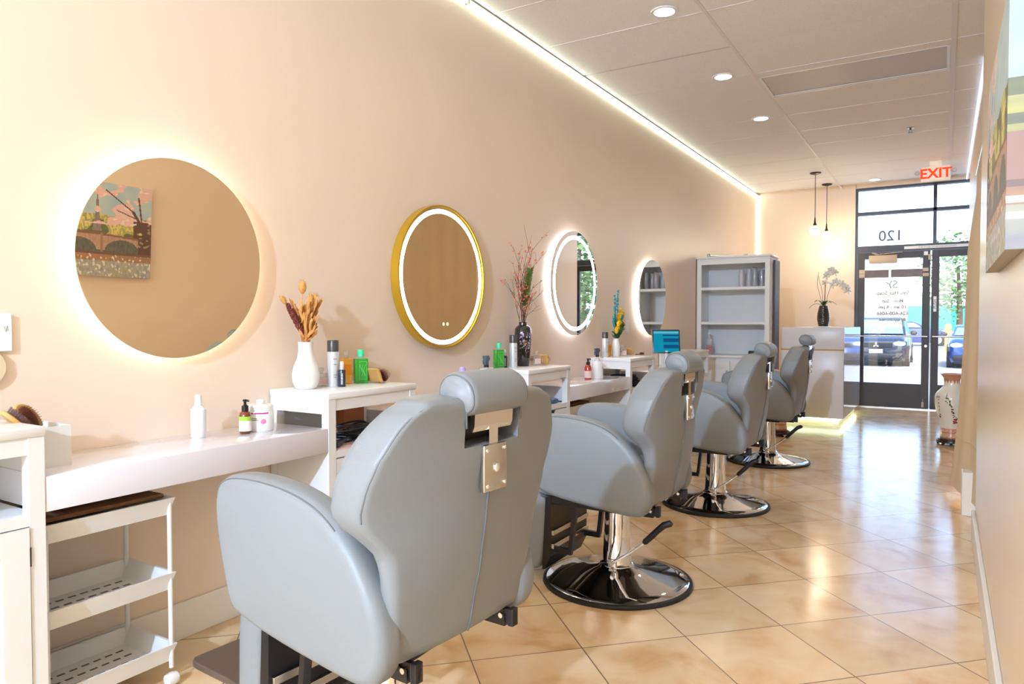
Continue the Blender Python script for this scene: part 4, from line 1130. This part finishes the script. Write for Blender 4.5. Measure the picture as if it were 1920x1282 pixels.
# ------------------------------------------------------------------ pendants
def pendant(x, y, zg, label):
    p = empty('pendant_lamp', (x, y, CZ), label, 'pendant lamp', 'pendant lamps by the front wall')
    obj('canopy', lathe(nb(), [(0, -.028), (.02, -.026), (.062, -.012), (.066, 0), (0, 0)]), M_bronze, p, smooth=40)
    g = zg-CZ
    obj('cord', tube(nb(), [(0, 0, -.02), (0, 0, g+.13)], .004, 8), M_bronze, p)
    obj('socket_cap', lathe(nb(), [(0, g+.17), (.006, g+.165), (.012, g+.10), (.022, g+.075), (.020, g+.06), (0, g+.06)], n=20), M_bronze, p, smooth=40)
    obj('globe', lathe(nb(), [(.0, g-.060), (.02, g-.058), (.045, g-.042), (.060, g-.012), (.061, g+.010), (.050, g+.036), (.032, g+.055), (.022, g+.062), (0, g+.063)], n=32), M_globe, p, smooth=60)
pendant(-1.405, 9.56, 2.30, 'left of two small globe pendants hanging before the cream front wall')
pendant(-1.385, 10.42, 2.325, 'right of two small globe pendants, nearer the glass door')

# exit sign, sprinkler
ex = empty('exit_sign', (-.118, 9.6, CZ), 'cream EXIT sign with red letters and two small lamp heads under the ceiling', 'exit sign')
obj('housing', B(-.145, .145, -.022, .022, -.225, -.062, bev=.004), M_exit, ex, smooth=40)
obj('canopy', B(-.06, .06, -.03, .03, -.062, 0, bev=.004), M_exit, ex, smooth=40)
text_mesh('exit_letters', 'EXIT', .155, M_exitred, ex, (0, -.0235, -.145), (PI/2, 0, 0), .0008, bold=.004)
for s in (-1, 1):
    bm = nb(); tube(bm, [(s*.145, 0, -.12), (s*.17, -.01, -.12)], .008, 10); tube(bm, [(s*.185, .012, -.12), (s*.185, -.03, -.125)], [.016, .026], 16)
    l = obj('lamp_head', bm, M_tan, ex, smooth=40); obj('lamp_lens', tube(nb(), [(s*.185, -.0301, -.125), (s*.185, -.033, -.125)], .019, 16), M_lamp, l)
sp = empty('ceiling_sprinkler', (-.31, 7.84, CZ), 'small metal sprinkler head in the ceiling before the exit sign', 'sprinkler')
obj('escutcheon', lathe(nb(), [(0, -.004), (.034, -.004), (.036, 0), (0, 0)]), M_steel, sp)
bm = nb(); tube(bm, [(0, 0, -.002), (0, 0, -.02)], .009, 10)
for s in (-1, 1): tube(bm, [(s*.009, 0, -.018), (s*.013, 0, -.03), (s*.004, 0, -.045)], .0025, 6)
lathe(bm, [(0, -.045), (.022, -.045), (.022, -.048), (0, -.049)], n=16); obj('deflector', bm, M_nickel, sp)

# ------------------------------------------------------------------ storefront
fy0, fy1 = FY, FY+.05
bm = nb()
box(bm, -1.078, -1.045, fy0-.01, fy1+.05, 0, 2.99); box(bm, -1.045, .755, fy0-.01, fy1+.05, 2.965, 2.995)
box(bm, -1.045, .755, fy0-.01, fy1+.05, 2.625, 2.665); box(bm, -1.045, .755, fy0-.012, fy1+.05, 2.115, 2.20); box(bm, -.152, -.112, fy0-.01, fy1+.05, 2.20, 2.965)
box(bm, .704, .755, fy0-.01, fy1+.05, 0, 2.99); struct('trim_2', bm, mat('dark_aluminium_frame', '45454E', .4, noise_amt=.03))
bm = nb(); box(bm, -1.07, .9, fy0-.01, fy1+.1, 2.995, CZ+.1); box(bm, .756, .95, fy0+.061, fy1+.1, 0, CZ); struct('trim_3', bm, M_wall)
struct('trim_4', B(-1.045, .704, fy0-.03, fy1+.06, 0, .012), M_steel)
for i, q in enumerate(((-1.045, -.152, 2.665, 2.965), (-.112, .704, 2.665, 2.965), (-1.045, -.152, 2.20, 2.625), (-.112, .704, 2.20, 2.625))):
    w = struct('window_%d' % (i+1), B(q[0], q[1], fy0+.018, fy0+.026, q[2], q[3]), M_glass)
    if i == 2: text_mesh('number_lettering', '120', .20, M_lettergrey, w, (-.645, fy0+.030, 2.325), (PI/2, 0, PI), .0008, bold=.003)
def door(name, a, b, right):
    d = nb(); z0, z1 = .014, 2.108
    st = .088
    box(d, a, a+st, fy0, fy1, z0, z1, bev=.002); box(d, b-st, b, fy0, fy1, z0, z1, bev=.002)
    box(d, a+st, b-st, fy0, fy1, z0, .335); box(d, a+st, b-st, fy0, fy1, 2.02, z1)
    o = struct(name, d, M_darkmetal)
    obj('glass_pane', B(a+st, b-st, fy0+.02, fy0+.027, .335, 2.02), M_glass, o)
    bm = nb(); tube(bm, [(a+.02, fy0-.05, .972), (b-.02, fy0-.05, .972)], .013, 12)
    for x in (a+.035, b-.035): tube(bm, [(x, fy0, .972), (x, fy0-.05, .972)], .011, 10)
    obj('push_bar', bm, M_steel, o, smooth=40)
    return o
d1 = door('door_1', -1.04, -.176, False); d2 = door('door_2', -.160, .70, True)
d2.data.materials[0] = M_darkmetal
bm = nb(); box(bm, -.172, -.164, fy0+.01, fy0+.04, .014, 2.108); obj('weather_strip', bm, M_plastic, d1)
cl = obj('door_closer', B(-.90, -.56, fy0-.055, fy0-.002, 1.955, 2.065, bev=.006), M_tan, d1, smooth=40)
bm = nb(); tube(bm, [(-.83, fy0-.04, 2.075), (-.50, fy0-.045, 2.095)], .008, 8); tube(bm, [(-.86, fy0-.04, 2.10), (-.78, fy0-.04, 2.075)], .012, 8); obj('closer_arm', bm, M_steel, cl, smooth=40)
bm = nb(); box(bm, -.952, -.66, fy0+.006, fy0+.012, 1.765, 1.872); box(bm, -.635, -.262, fy0+.006, fy0+.012, 1.765, 1.872)
obj('brown_tape_band', bm, M_film, d1)
bm = nb()
for q in ((-1.02, -.95, 1.825, 1.878), (-1.02, -.95, 1.77, 1.822), (-.262, -.195, 1.835, 1.88), (-.262, -.19, 1.768, 1.812)): box(bm, q[0], q[1], fy0-.006, fy0+.006, q[2], q[3], bev=.001)
obj('tape_bracket', bm, M_tan, d1)
TR = (PI/2, 0, PI); ty = fy0+.0295
text_mesh('shop_logo', 'S', .15, M_lettergold, d1, (-.585, ty, 1.665), TR, .0006, bold=.0015)
text_mesh('shop_logo', 'Y', .15, M_lettergold, d1, (-.645, ty, 1.66), (PI/2, rad(14), PI), .0006, bold=.0015)
for s, sz, z, m in (('Siyu Hair Scalp', .066, 1.555, M_lettercop), ('Mon - Sun', .062, 1.447, M_lettercop), ('10 am - 8 pm', .062, 1.365, M_lettercop), ('626-608-6066', .068, 1.278, M_lettercop), ('By appointment', .05, 1.195, M_lettercop)):
    text_mesh('shop_lettering', s, sz, m, d1, (-.612, ty, z), TR, .0006, bold=.0028)
obj('warning_sticker', B(-.252, -.205, fy0-.003, fy0-.0005, 2.045, 2.095), M_plastic, d1)
obj('door_lock', tube(nb(), [(-.215, fy0, .845), (-.215, fy0-.02, .845)], .017, 20), M_steel, d1, smooth=40)
bm = nb(); box(bm, -.255, -.225, fy0-.02, fy0-.001, .03, .10, bev=.003); tube(bm, [(-.24, fy0-.012, .09), (-.24, fy0-.012, .14)], .005, 8); obj('floor_bolt', bm, M_tan, d1, smooth=40)
obj('door_latch', B(-.20, -.172, fy0-.02, fy0-.001, 1.985, 2.055, bev=.002), M_tan, d1)
pu = obj('push_sign', B(-.135, -.10, fy0-.003, fy0-.0005, 1.30, 1.50), M_plastic, d2)
text_mesh('push_lettering', 'PUSH', .05, M_black, pu, (-.1175, fy0-.0035, 1.40), (PI/2, rad(-90), 0), .0006)
obj('header_notice', B(-.48, .34, fy0-.016, fy0-.0125, 2.135, 2.172), M_plastic, d2)
text_mesh('notice_lettering', 'THIS DOOR TO REMAIN UNLOCKED', .026, M_ink, d2, (-.10, fy0-.0168, 2.153), (PI/2, 0, 0), .0004)

# ------------------------------------------------------------------ big porcelain vases
def porcelain(loc, label, rz):
    r = empty('porcelain_vase', loc, label, 'floor vase', 'large porcelain floor vases')
    r.rotation_euler = (0, 0, rz)
    prof = [(.092, 0), (.094, .02), (.090, .05), (.088, .08), (.094, .13), (.112, .20), (.132, .28), (.142, .35), (.140, .40), (.122, .44), (.090, .475), (.072, .50), (.066, .54), (.070, .575), (.085, .60), (.098, .612), (.098, .618), (.085, .618), (.06, .60), (.055, .56)]
    P = catmull([(a, b) for a, b in prof], 5, closed=False)
    n = 96; bm = nb(); V = [[bm.verts.new((p.x*cos(2*PI*i/n), p.x*sin(2*PI*i/n), p.y)) for i in range(n)] for p in P]
    for A, Bq in zip(V, V[1:]):
        for i in range(n): bm.faces.new((A[i], A[(i+1) % n], Bq[(i+1) % n], Bq[i]))
    bm.faces.new(V[0][::-1])
    white, rust, red, dk = (.90, .86, .78), (.55, .20, .10), (.62, .25, .17), (.20, .12, .10)
    def colr(a, z):
        if z < .012: return dk
        if z < .024 or .060 < z < .068: return rust
        if z < .095: return (.66, .36, .26) if (int(a*30/(2*PI))+int(z*90)) % 2 else (.72, .52, .40)
        if .095 <= z < .103: return (.75, .18, .10)
        if z > .565: return (.60, .27, .15)
        if .525 < z < .565 and (z-.525)/.04 > abs(((a*14/(2*PI)) % 1)-.5)*1.7: return rust
        return white
    lay = bm.loops.layers.color.new('Col')
    for f in bm.faces:
        for l in f.loops:
            c = l.vert.co; col = colr(math.atan2(c.y, c.x) % (2*PI), c.z)
            l[lay] = (*[x**.4545 for x in col], 1)
    body = obj('vase_body', bm, vcol_mat('painted_porcelain', .12, 1.), r, smooth=60)
    R = random.Random(2)
    def rad_at(z):
        for a, b in zip(P, P[1:]):
            if a.y <= z <= b.y and b.y > a.y: return a.x+(b.x-a.x)*(z-a.y)/(b.y-a.y)
        return .1
    def spot(bm, a, z, w, h):
        q = rad_at(z)-.0006; ell(bm, (q*cos(a), q*sin(a), z), .0022, w, h, 8, 5, Matrix.Rotation(a, 3, 'Z'))
    bm = nb(); bm2 = nb(); bm3 = nb()
    for base in (0, 2.4, 4.3):
        for k in range(34):
            t = k/34; a = base-.9+.75*t+R.uniform(-.08, .08); z = .42-.24*t+R.uniform(-.02, .02); spot(bm2, a, z, R.uniform(.004, .009), R.uniform(.004, .010))
        for k in range(16): spot(bm, base-.22+R.uniform(-.14, .14), .175+R.uniform(-.02, .025), R.uniform(.006, .011), R.uniform(.006, .011))
        for k in range(14): spot(bm3, base+.35+(k % 7)*.055, .405-.012*(k//7), .0045, .003)
        for k in range(5): spot(bm3, base+.62, .375-.032*k-.01*(k == 4), .006+.002*(k == 4), .007)
        for k in range(8): spot(bm3, base+.55+R.uniform(-.07, .07), .22+R.uniform(-.02, .02), .004, .009)
    obj('painted_peonies', bm, mat('peony_glaze', 'A8281E', .2, noise_amt=.1), body, smooth=60)
    obj('painted_foliage', bm2, mat('foliage_glaze', '4A4A28', .2, noise_amt=.2), body, smooth=60)
    obj('painted_script', bm3, mat('script_glaze', '3A342C', .3, noise_amt=.05), body, smooth=60)
    return r
def vase_stand(loc, label, h):
    s = empty('wooden_vase_stand', loc, label, 'vase stand', 'dark wooden vase stands')
    obj('platform', lathe(nb(), [(0, h-.035), (.118, h-.035), (.125, h-.028), (.122, h-.012), (.108, h-.010), (.108, h), (0, h)], n=48), M_wooddk, s, smooth=40)
    for k in range(5):
        a = 2*PI*k/5+.3
        obj('leg', tube(nb(), [(.10*cos(a), .10*sin(a), h-.034), (.112*cos(a), .112*sin(a), (h-.034)*.5), (.120*cos(a), .120*sin(a), .004)], [.014, .011, .013], 10), M_wooddk, s, smooth=50)
vase_stand((.065, 7.90, 0), 'low dark wooden stand under the vase beside the curtain', .055)
porcelain((.065, 7.90, .055), 'large cream porcelain vase with painted peonies beside the curtain', rad(-60))
vase_stand((-1.455, 7.62, 0), 'dark wooden stand behind the farthest chair', .055)
porcelain((-1.455, 7.62, .055), 'large porcelain vase mostly hidden behind the farthest chair', rad(40))

# ------------------------------------------------------------------ curtain
bm = nb(); N, Mz = 160, 24
def cpt(i, j, off=0):
    t = i/N; s = j/Mz; zb = .085; z = 2.40+(zb-2.40)*s
    y = 4.66+t*2.50
    x = .212-.03*s-(.078*min(1, s*3)+.055*s**4)*math.exp(-((y-5.55)/.42)**2)-.006*sin(t*2*PI*9)*(.4+.6*s)+off
    return (x, y, z)
V = [[bm.verts.new(cpt(i, j)) for i in range(N+1)] for j in range(Mz+1)]
V2 = [[bm.verts.new(cpt(i, j, .004)) for i in range(N+1)] for j in range(Mz+1)]
for W, fl in ((V, 0), (V2, 1)):
    for j in range(Mz):
        for i in range(N): bm.faces.new((W[j][i], W[j][i+1], W[j+1][i+1], W[j+1][i]))
for j in range(Mz):
    for i in (0, N): bm.faces.new((V[j][i], V[j+1][i], V2[j+1][i], V2[j][i]))
for i in range(N):
    for j in (0, Mz): bm.faces.new((V[j][i], V[j][i+1], V2[j][i+1], V2[j][i]))
cu = obj('curtain', bm, M_curtain, smooth=60); tag(cu, 'beige cloth curtain hanging in the opening of the right wall', 'curtain')
bm = nb(); tube(bm, [cpt(i, 20.6, -.003) for i in range(N+1)], .003, 6); obj('hem_seam', bm, M_curtain, cu)
tag(obj('curtain_rod', tube(nb(), [(.214, 4.60, 2.416), (.214, 7.25, 2.416)], .009, 10), M_steel, smooth=40), 'thin rod on the right wall holding the beige curtain', 'curtain rod')

# ------------------------------------------------------------------ painting on the near right wall (generic riverside scene)
pt = empty('canvas_painting', (RX, 2.485, 1.64), 'stretched canvas of pink blossom, river, bridge and tower on the right wall, seen edge-on', 'painting')
NYp, NZp = 210, 150; W2, H2 = .465, .31
def pcol(u, v):   # u 0..1 left->right seen from the room (mirrored by the mirror), v 0 bottom .. 1 top
    n1 = noise.noise(Vector((u*9, v*9, 1)))*.5+.5; n2 = noise.noise(Vector((u*30, v*30, 5)))*.5+.5; n3 = noise.noise(Vector((u*70, v*22, 9)))*.5+.5
    sky = (.42+.2*n1, .60+.12*n1, .66+.1*n2)
    c = sky
    if v < .62+.06*n1:    # trees
        g = (.25+.45*n2, .28+.35*n2, .10+.12*n1) if n1 > .45 else (.12+.1*n2, .13+.1*n2, .08)
        c = g
        if v > .45 and n3*n1 > .33: c = (.80, .68, .22)
    # slim lattice tower
    tx = .60; hw = .010+.055*max(0, (.86-v))**1.6*2.2 if v > .45 else .06
    if .48 < v < .95 and abs(u-tx) < hw*(.5+.5*((.95-v)/.5)): c = (.22+.15*n3, .20+.12*n3, .22)
    # blossom sprays from the right
    b = noise.noise(Vector((u*7+3, v*7, 2)))+.35*noise.noise(Vector((u*19, v*19, 8)))
    reach = .42
    du = 1-u
    if v > .55 and du < reach+.1 and b > .05-.15*(reach-du): c = (.90, .50+.2*n2, .48+.15*n3) if n2 > .35 else (.95, .80, .74)
    for (xa, ya, xb, yb, tk) in ((1, .40, .86, .72, .012), (.86, .72, .66, .92, .006), (.93, .56, .90, .88, .006), (.90, .64, .74, .72, .005)):
        dx, dy = xb-xa, yb-ya; t = max(0, min(1, ((u-xa)*dx+(v-ya)*dy)/(dx*dx+dy*dy)))
        if math.hypot(u-xa-t*dx, v-ya-t*dy) < tk: c = (.12, .08, .08)
    if du < .14 and .15 < v < .62 and n2 > .35: c = (.10+.1*n3, .08, .06)
    # bridge
    top = .44+.02*sin(u*3)-.06*max(0, u-.6)
    if .26 < v < top and u < .90:
        k = (u*3.2) % 1; arch = math.sqrt(max(0, 1-((k-.5)/.40)**2))*.12
        if v < .28+arch: c = (.10+.12*n3, .11+.1*n3, .13)
        else: c = (.42+.22*n3, .26+.16*n3, .18+.12*n3)
        if v > top-.02: c = (.30, .13, .10)
        if k < .06: c = (.40, .22, .16)
    if v <= .26:
        c = (.30+.32*n3, .30+.30*n3, .24+.30*n1) if v < .17 else (.34+.2*n3, .18+.12*n3, .13)
        if n3*n2 > .36: c = (.80, .80, .74)
        if v > .235: c = (.22, .12, .09)
    return c
bm = nb(); lay = bm.loops.layers.color.new('Col')
V = [[bm.verts.new((-.038, -W2+2*W2*i/NYp, -H2+2*H2*j/NZp)) for i in range(NYp+1)] for j in range(NZp+1)]
for j in range(NZp):
    for i in range(NYp):
        f = bm.faces.new((V[j][i], V[j+1][i], V[j+1][i+1], V[j][i+1])); c = pcol((i+.5)/NYp, (j+.5)/NZp)
        for l in f.loops: l[lay] = (*[max(0, x)**.4545*.98 for x in c], 1)
# wrapped sides carry the picture round the edge
def side(a, b, cf):
    for k in range(len(a)-1):
        vs = (a[k], a[k+1], b[k+1], b[k]); f = bm.faces.new(vs)
        for l in f.loops: l[lay] = (*[max(0, x)**.4545 for x in cf(k)], 1)
def back(vs): return [bm.verts.new((-.001, v.co.y, v.co.z)) for v in vs]
L0 = [V[j][0] for j in range(NZp+1)]; L1 = [V[j][NYp] for j in range(NZp+1)]; Bt = V[0]; Tp = V[NZp]
pl = lambda j: tuple(.75*x+.06 for x in pcol(.005, (j+.5)/NZp))
side(L0, back(L0), pl); side(L1, back(L1), lambda j: pcol(.995, (j+.5)/NZp)); side(Bt, back(Bt), lambda i: (.50, .45, .38)); side(Tp, back(Tp), lambda i: (.6, .7, .75))
obj('painted_canvas', bm, vcol_mat('painted_canvas_cloth', .55), pt)
obj('stretcher_back', B(-.034, -.0005, -W2+.002, W2-.002, -H2+.002, H2-.002), M_wood, pt)

# ------------------------------------------------------------------ outdoors
GZ = -.14
struct('ground_outside', B(-40, 40, FY+.07, 75, GZ-.2, GZ), M_asphalt)
tag(bpy.data.objects['ground_outside'], 'sunlit pavement and parking lot beyond the glass doors', 'ground')
o = obj('entrance_slab', B(-3, 3, FY+.105, 13.5, GZ, -.012), mat('entrance_concrete', '9C9896', .9, noise_amt=.04)); o['kind'] = 'structure'
def car(loc, paint, label, rz=0., scale=1., suv=True, detail=True):
    c = empty('car', loc, label, 'car', rz=rz); c.scale = (scale,)*3
    # front faces -y ; length 4.3
    S = [(-2.12, .62, .30, .62), (-2.08, .72, .22, .80), (-1.95, .80, .18, .88), (-1.5, .85, .17, .95), (-.85, .87, .17, 1.0), (0, .88, .17, 1.0), (1.4, .88, .17, 1.0), (1.95, .84, .2, .98), (2.15, .74, .3, .9)]
    rings = []
    for y, w, zb, zt in S:
        r = .10; P = [(-w+.04, zb), (w-.04, zb), (w, zb+.12), (w, zt-.16), (w-.05, zt-.05), (w-.16, zt), (-w+.16, zt), (-w+.05, zt-.05), (-w, zt-.16), (-w, zb+.12)]
        rings.append([(a, y, b) for a, b in P])
    obj('car_body', loft(nb(), rings), paint, c, smooth=35)
    ht = 1.58 if suv else 1.36
    rings = []
    for y, w, z in ((-.95, .78, .98), (-.28, .66, ht-.06), (-.05, .64, ht), (1.3, .64, ht), (1.85 if suv else 1.3, .66, ht-.10), (2.08, .74, .97)):
        rings.append([(-w, y, .95 if z < 1 else .96), (w, y, .95 if z < 1 else .96), (w, y, z-.03), (w-.06, y, z), (-w+.06, y, z), (-w, y, z-.03)])
    obj('roof', loft(nb(), rings), paint, c, smooth=30)
    # windscreen sits slightly proud of the slope
    bm = nb(); loft(bm, [[(-.70, -.925, 1.02), (.70, -.925, 1.02), (.60, -.33, ht-.10), (-.60, -.33, ht-.10)], [(-.70, -.935, 1.03), (.70, -.935, 1.03), (.60, -.34, ht-.09), (-.60, -.34, ht-.09)]])
    obj('windscreen', bm, M_carglass, c)
    for s in (-1, 1):
        bm = nb(); loft(bm, [[(s*.79, -.6, 1.02), (s*.685, -.2, ht-.10), (s*.68, 1.7, ht-.14), (s*.76, 1.9, 1.02)], [(s*.80, -.6, 1.02), (s*.695, -.2, ht-.10), (s*.69, 1.7, ht-.14), (s*.77, 1.9, 1.02)]]); obj('side_window', bm, M_carglass, c)
        bm = nb(); ell(bm, (s*.98, -.62, 1.05), .10, .06, .075); obj('wing_mirror', bm, M_carblackpl, c, smooth=60)
        bm = nb(); ell(bm, (s*.62, -2.03, .72), .20, .10, .085); obj('headlamp', bm, M_lamp, c, smooth=60)
        for y in (-1.35, 1.35):
            bm = nb(); tube(bm, [(s*.70, y, .33), (s*.90, y, .33)], .33, 28); w = obj('wheel', bm, M_tyre, c, smooth=40)
            bm = nb(); tube(bm, [(s*.895, y, .33), (s*.905, y, .33)], .20, 20); obj('hubcap', bm, M_silver, w)
    bm = nb(); box(bm, -.46, .46, -2.135, -2.07, .60, .76, bev=.02); gr = obj('grille', bm, M_carblackpl, c)
    bm = nb(); box(bm, -.74, .74, -2.15, -2.05, .24, .42, bev=.03); obj('lower_bumper', bm, M_carblackpl, c, smooth=40)
    obj('number_plate', B(-.19, .19, -2.165, -2.15, .43, .55), M_plastic, c)
    if detail:
        bm = nb()
        for k in range(3):
            a = PI/2+2*PI*k/3; d = Vector((cos(a), 0, sin(a))); s2 = Vector((-sin(a), 0, cos(a)))
            P = [Vector((0, 0, .68)), Vector((0, 0, .68))+d*.05+s2*.03, Vector((0, 0, .68))+d*.10, Vector((0, 0, .68))+d*.05-s2*.03]
            loft(bm, [[(p.x, yy, p.z) for p in P] for yy in (-2.137, -2.15)])
        obj('three_diamond_badge', bm, M_chrome, gr)
    return c
car((-1.72, 25.3, GZ), M_carblack, 'dark suv parked facing the door, seen through the left glass', rz=rad(0), scale=.93)
car((.86, 25.3, GZ), M_carblue, 'dark blue car parked facing the shop, seen through the right glass', scale=.90, suv=False, detail=False)
car((-4.8, 44, GZ), M_carsilver, 'pale silver car in the far row of the lot, leftmost', rz=rad(80), scale=1., suv=False, detail=False)
car((-1.6, 46, GZ), M_carblue, 'small bright blue car in the far row behind the dark suv', rz=rad(85), scale=1., suv=False, detail=False)
o = obj('fence', B(-2.05, 7, 52, 52.1, GZ, 2.2), M_tealfence); tag(o, 'teal green fence at the far side of the parking lot', 'fence')
o = obj('bollard', lathe(nb(), [(0, 0), (.13, 0), (.13, 1.15), (.09, 1.22), (0, 1.24)], n=20), M_ypost, smooth=40); o.location = (.12, 36, GZ); tag(o, 'yellow post standing in the lot behind the blue car', 'post')
def tree(loc, label, R, h=5.5, cr=1.9):
    t = empty('tree', loc, label, 'tree', 'trees beyond the lot')
    obj('trunk', tube(nb(), [(0, 0, 0), (.05, 0, h*.3), (-.05, 0, h*.7)], [.16, .12, .06], 8), M_trunk, t, smooth=60)
    bm = nb()
    for k in range(1500):
        d = Vector((R.gauss(0, 1), R.gauss(0, 1), R.gauss(0, 1))).normalized()*R.uniform(.35, 1)
        p = Vector((d.x*cr, d.y*cr, h*.62+d.z*h*.42)); s = R.uniform(.06, .15)
        a, b = frame_of(Vector((R.gauss(0, 1), R.gauss(0, 1), R.gauss(0, 1))))
        vs = [bm.verts.new(p+a*s), bm.verts.new(p+b*s*.6), bm.verts.new(p-a*s), bm.verts.new(p-b*s*.6)]; bm.faces.new(vs)
    obj('foliage', bm, M_outleaf, t)
R = random.Random(33)
tree((5.6, 21, GZ), 'leafy tree out to the right, seen only in the double ring mirror', R, 5.2, 2.0)
tree((9.2, 29, GZ), 'taller leafy tree farther out to the right, seen only in a mirror', R, 6.2, 2.6)
tree((.55, 40, GZ), 'leafy tree beyond the parking lot, through the right door glass', R, 5.6, 1.9)
tree((4.2, 44, GZ), 'leafy tree farther right beyond the parking lot, mostly hidden by the curtain', R, 6.5, 2.4)
o = obj('far_building', B(-30, 30, 66, 72, GZ, 3.2), M_farwall); tag(o, 'long pale building across the parking lot', 'building')

# ------------------------------------------------------------------ light
def light(name, typ, loc, energy, col, rot=(0, 0, 0), **k):
    l = bpy.data.lights.new(name, typ); l.energy = energy; l.color = col
    for a, b in k.items(): setattr(l, a, b)
    o = bpy.data.objects.new(name, l); COL.objects.link(o); o.location = loc; o.rotation_euler = rot
    return o
light('photo_flash', 'POINT', (-.30, -3.7, 2.90), 1080, (.47, .69, 1.), shadow_soft_size=.07)
for i, y in enumerate(ycol):
    light('downlight_beam', 'SPOT', (-1.46, y, CZ-.012), 14, (1., .80, .59), spot_size=rad(150), spot_blend=.9, shadow_soft_size=.06)
for y in (.7, 2.3): light('downlight_beam', 'SPOT', (-.42, y, CZ-.012), 12, (1., .74, .46), spot_size=rad(150), spot_blend=.9, shadow_soft_size=.06)  # warm fill of the two added aisle lamps, for the right wall
light('downlight_beam', 'SPOT', (-.81, 10.39, CZ-.012), 24, (1., .82, .6), spot_size=rad(150), spot_blend=.9, shadow_soft_size=.06)
light('pendant_glow', 'POINT', (-1.405, 9.56, 2.20), 9, (1., .84, .6), shadow_soft_size=.06)
light('pendant_glow', 'POINT', (-1.385, 10.42, 2.22), 9, (1., .84, .6), shadow_soft_size=.06)
light('passage_lamp', 'POINT', (.85, 5.9, 2.6), 6, (1., .78, .52), shadow_soft_size=.1)
light('sun', 'SUN', (0, 30, 20), 3.4, (1., .96, .9), rot=(rad(38), rad(20), 0), angle=rad(.6))
w = bpy.data.worlds.new('sky'); sc.world = w; w.use_nodes = True
nt = w.node_tree; bg = nt.nodes['Background']
sk = nt.nodes.new('ShaderNodeTexSky'); sk.sky_type = 'NISHITA'; sk.sun_disc = False; sk.sun_elevation = rad(50); sk.sun_rotation = rad(160); sk.air_density = 1.; sk.dust_density = 2.5; sk.ozone_density = 1.
nt.links.new(sk.outputs[0], bg.inputs['Color']); bg.inputs['Strength'].default_value = .98

# ------------------------------------------------------------------ camera
cam = bpy.data.cameras.new('camera'); co = bpy.data.objects.new('camera', cam); COL.objects.link(co)
cam.sensor_width = 36; cam.lens = 1330/1920*36; cam.clip_start = .05; cam.clip_end = 200
co.location = (0, 0, 1.16); co.rotation_euler = (rad(90-1.5935), 0, rad(31.395))
cam.dof.use_dof = False
sc.camera = co
sc.view_settings.view_transform = 'Standard'; sc.view_settings.look = 'None'
sc.view_settings.exposure = .2; sc.view_settings.gamma = 1.
try: sc.view_settings.use_curve_mapping = False
except Exception: pass
sc.cycles.use_adaptive_sampling = True; sc.cycles.adaptive_threshold = .015
sc.cycles.max_bounces = 9; sc.cycles.diffuse_bounces = 4; sc.cycles.glossy_bounces = 5; sc.cycles.transparent_max_bounces = 12
sc.cycles.use_denoising = True; sc.cycles.sample_clamp_indirect = 6
sc.cycles.caustics_reflective = False; sc.cycles.caustics_refractive = False
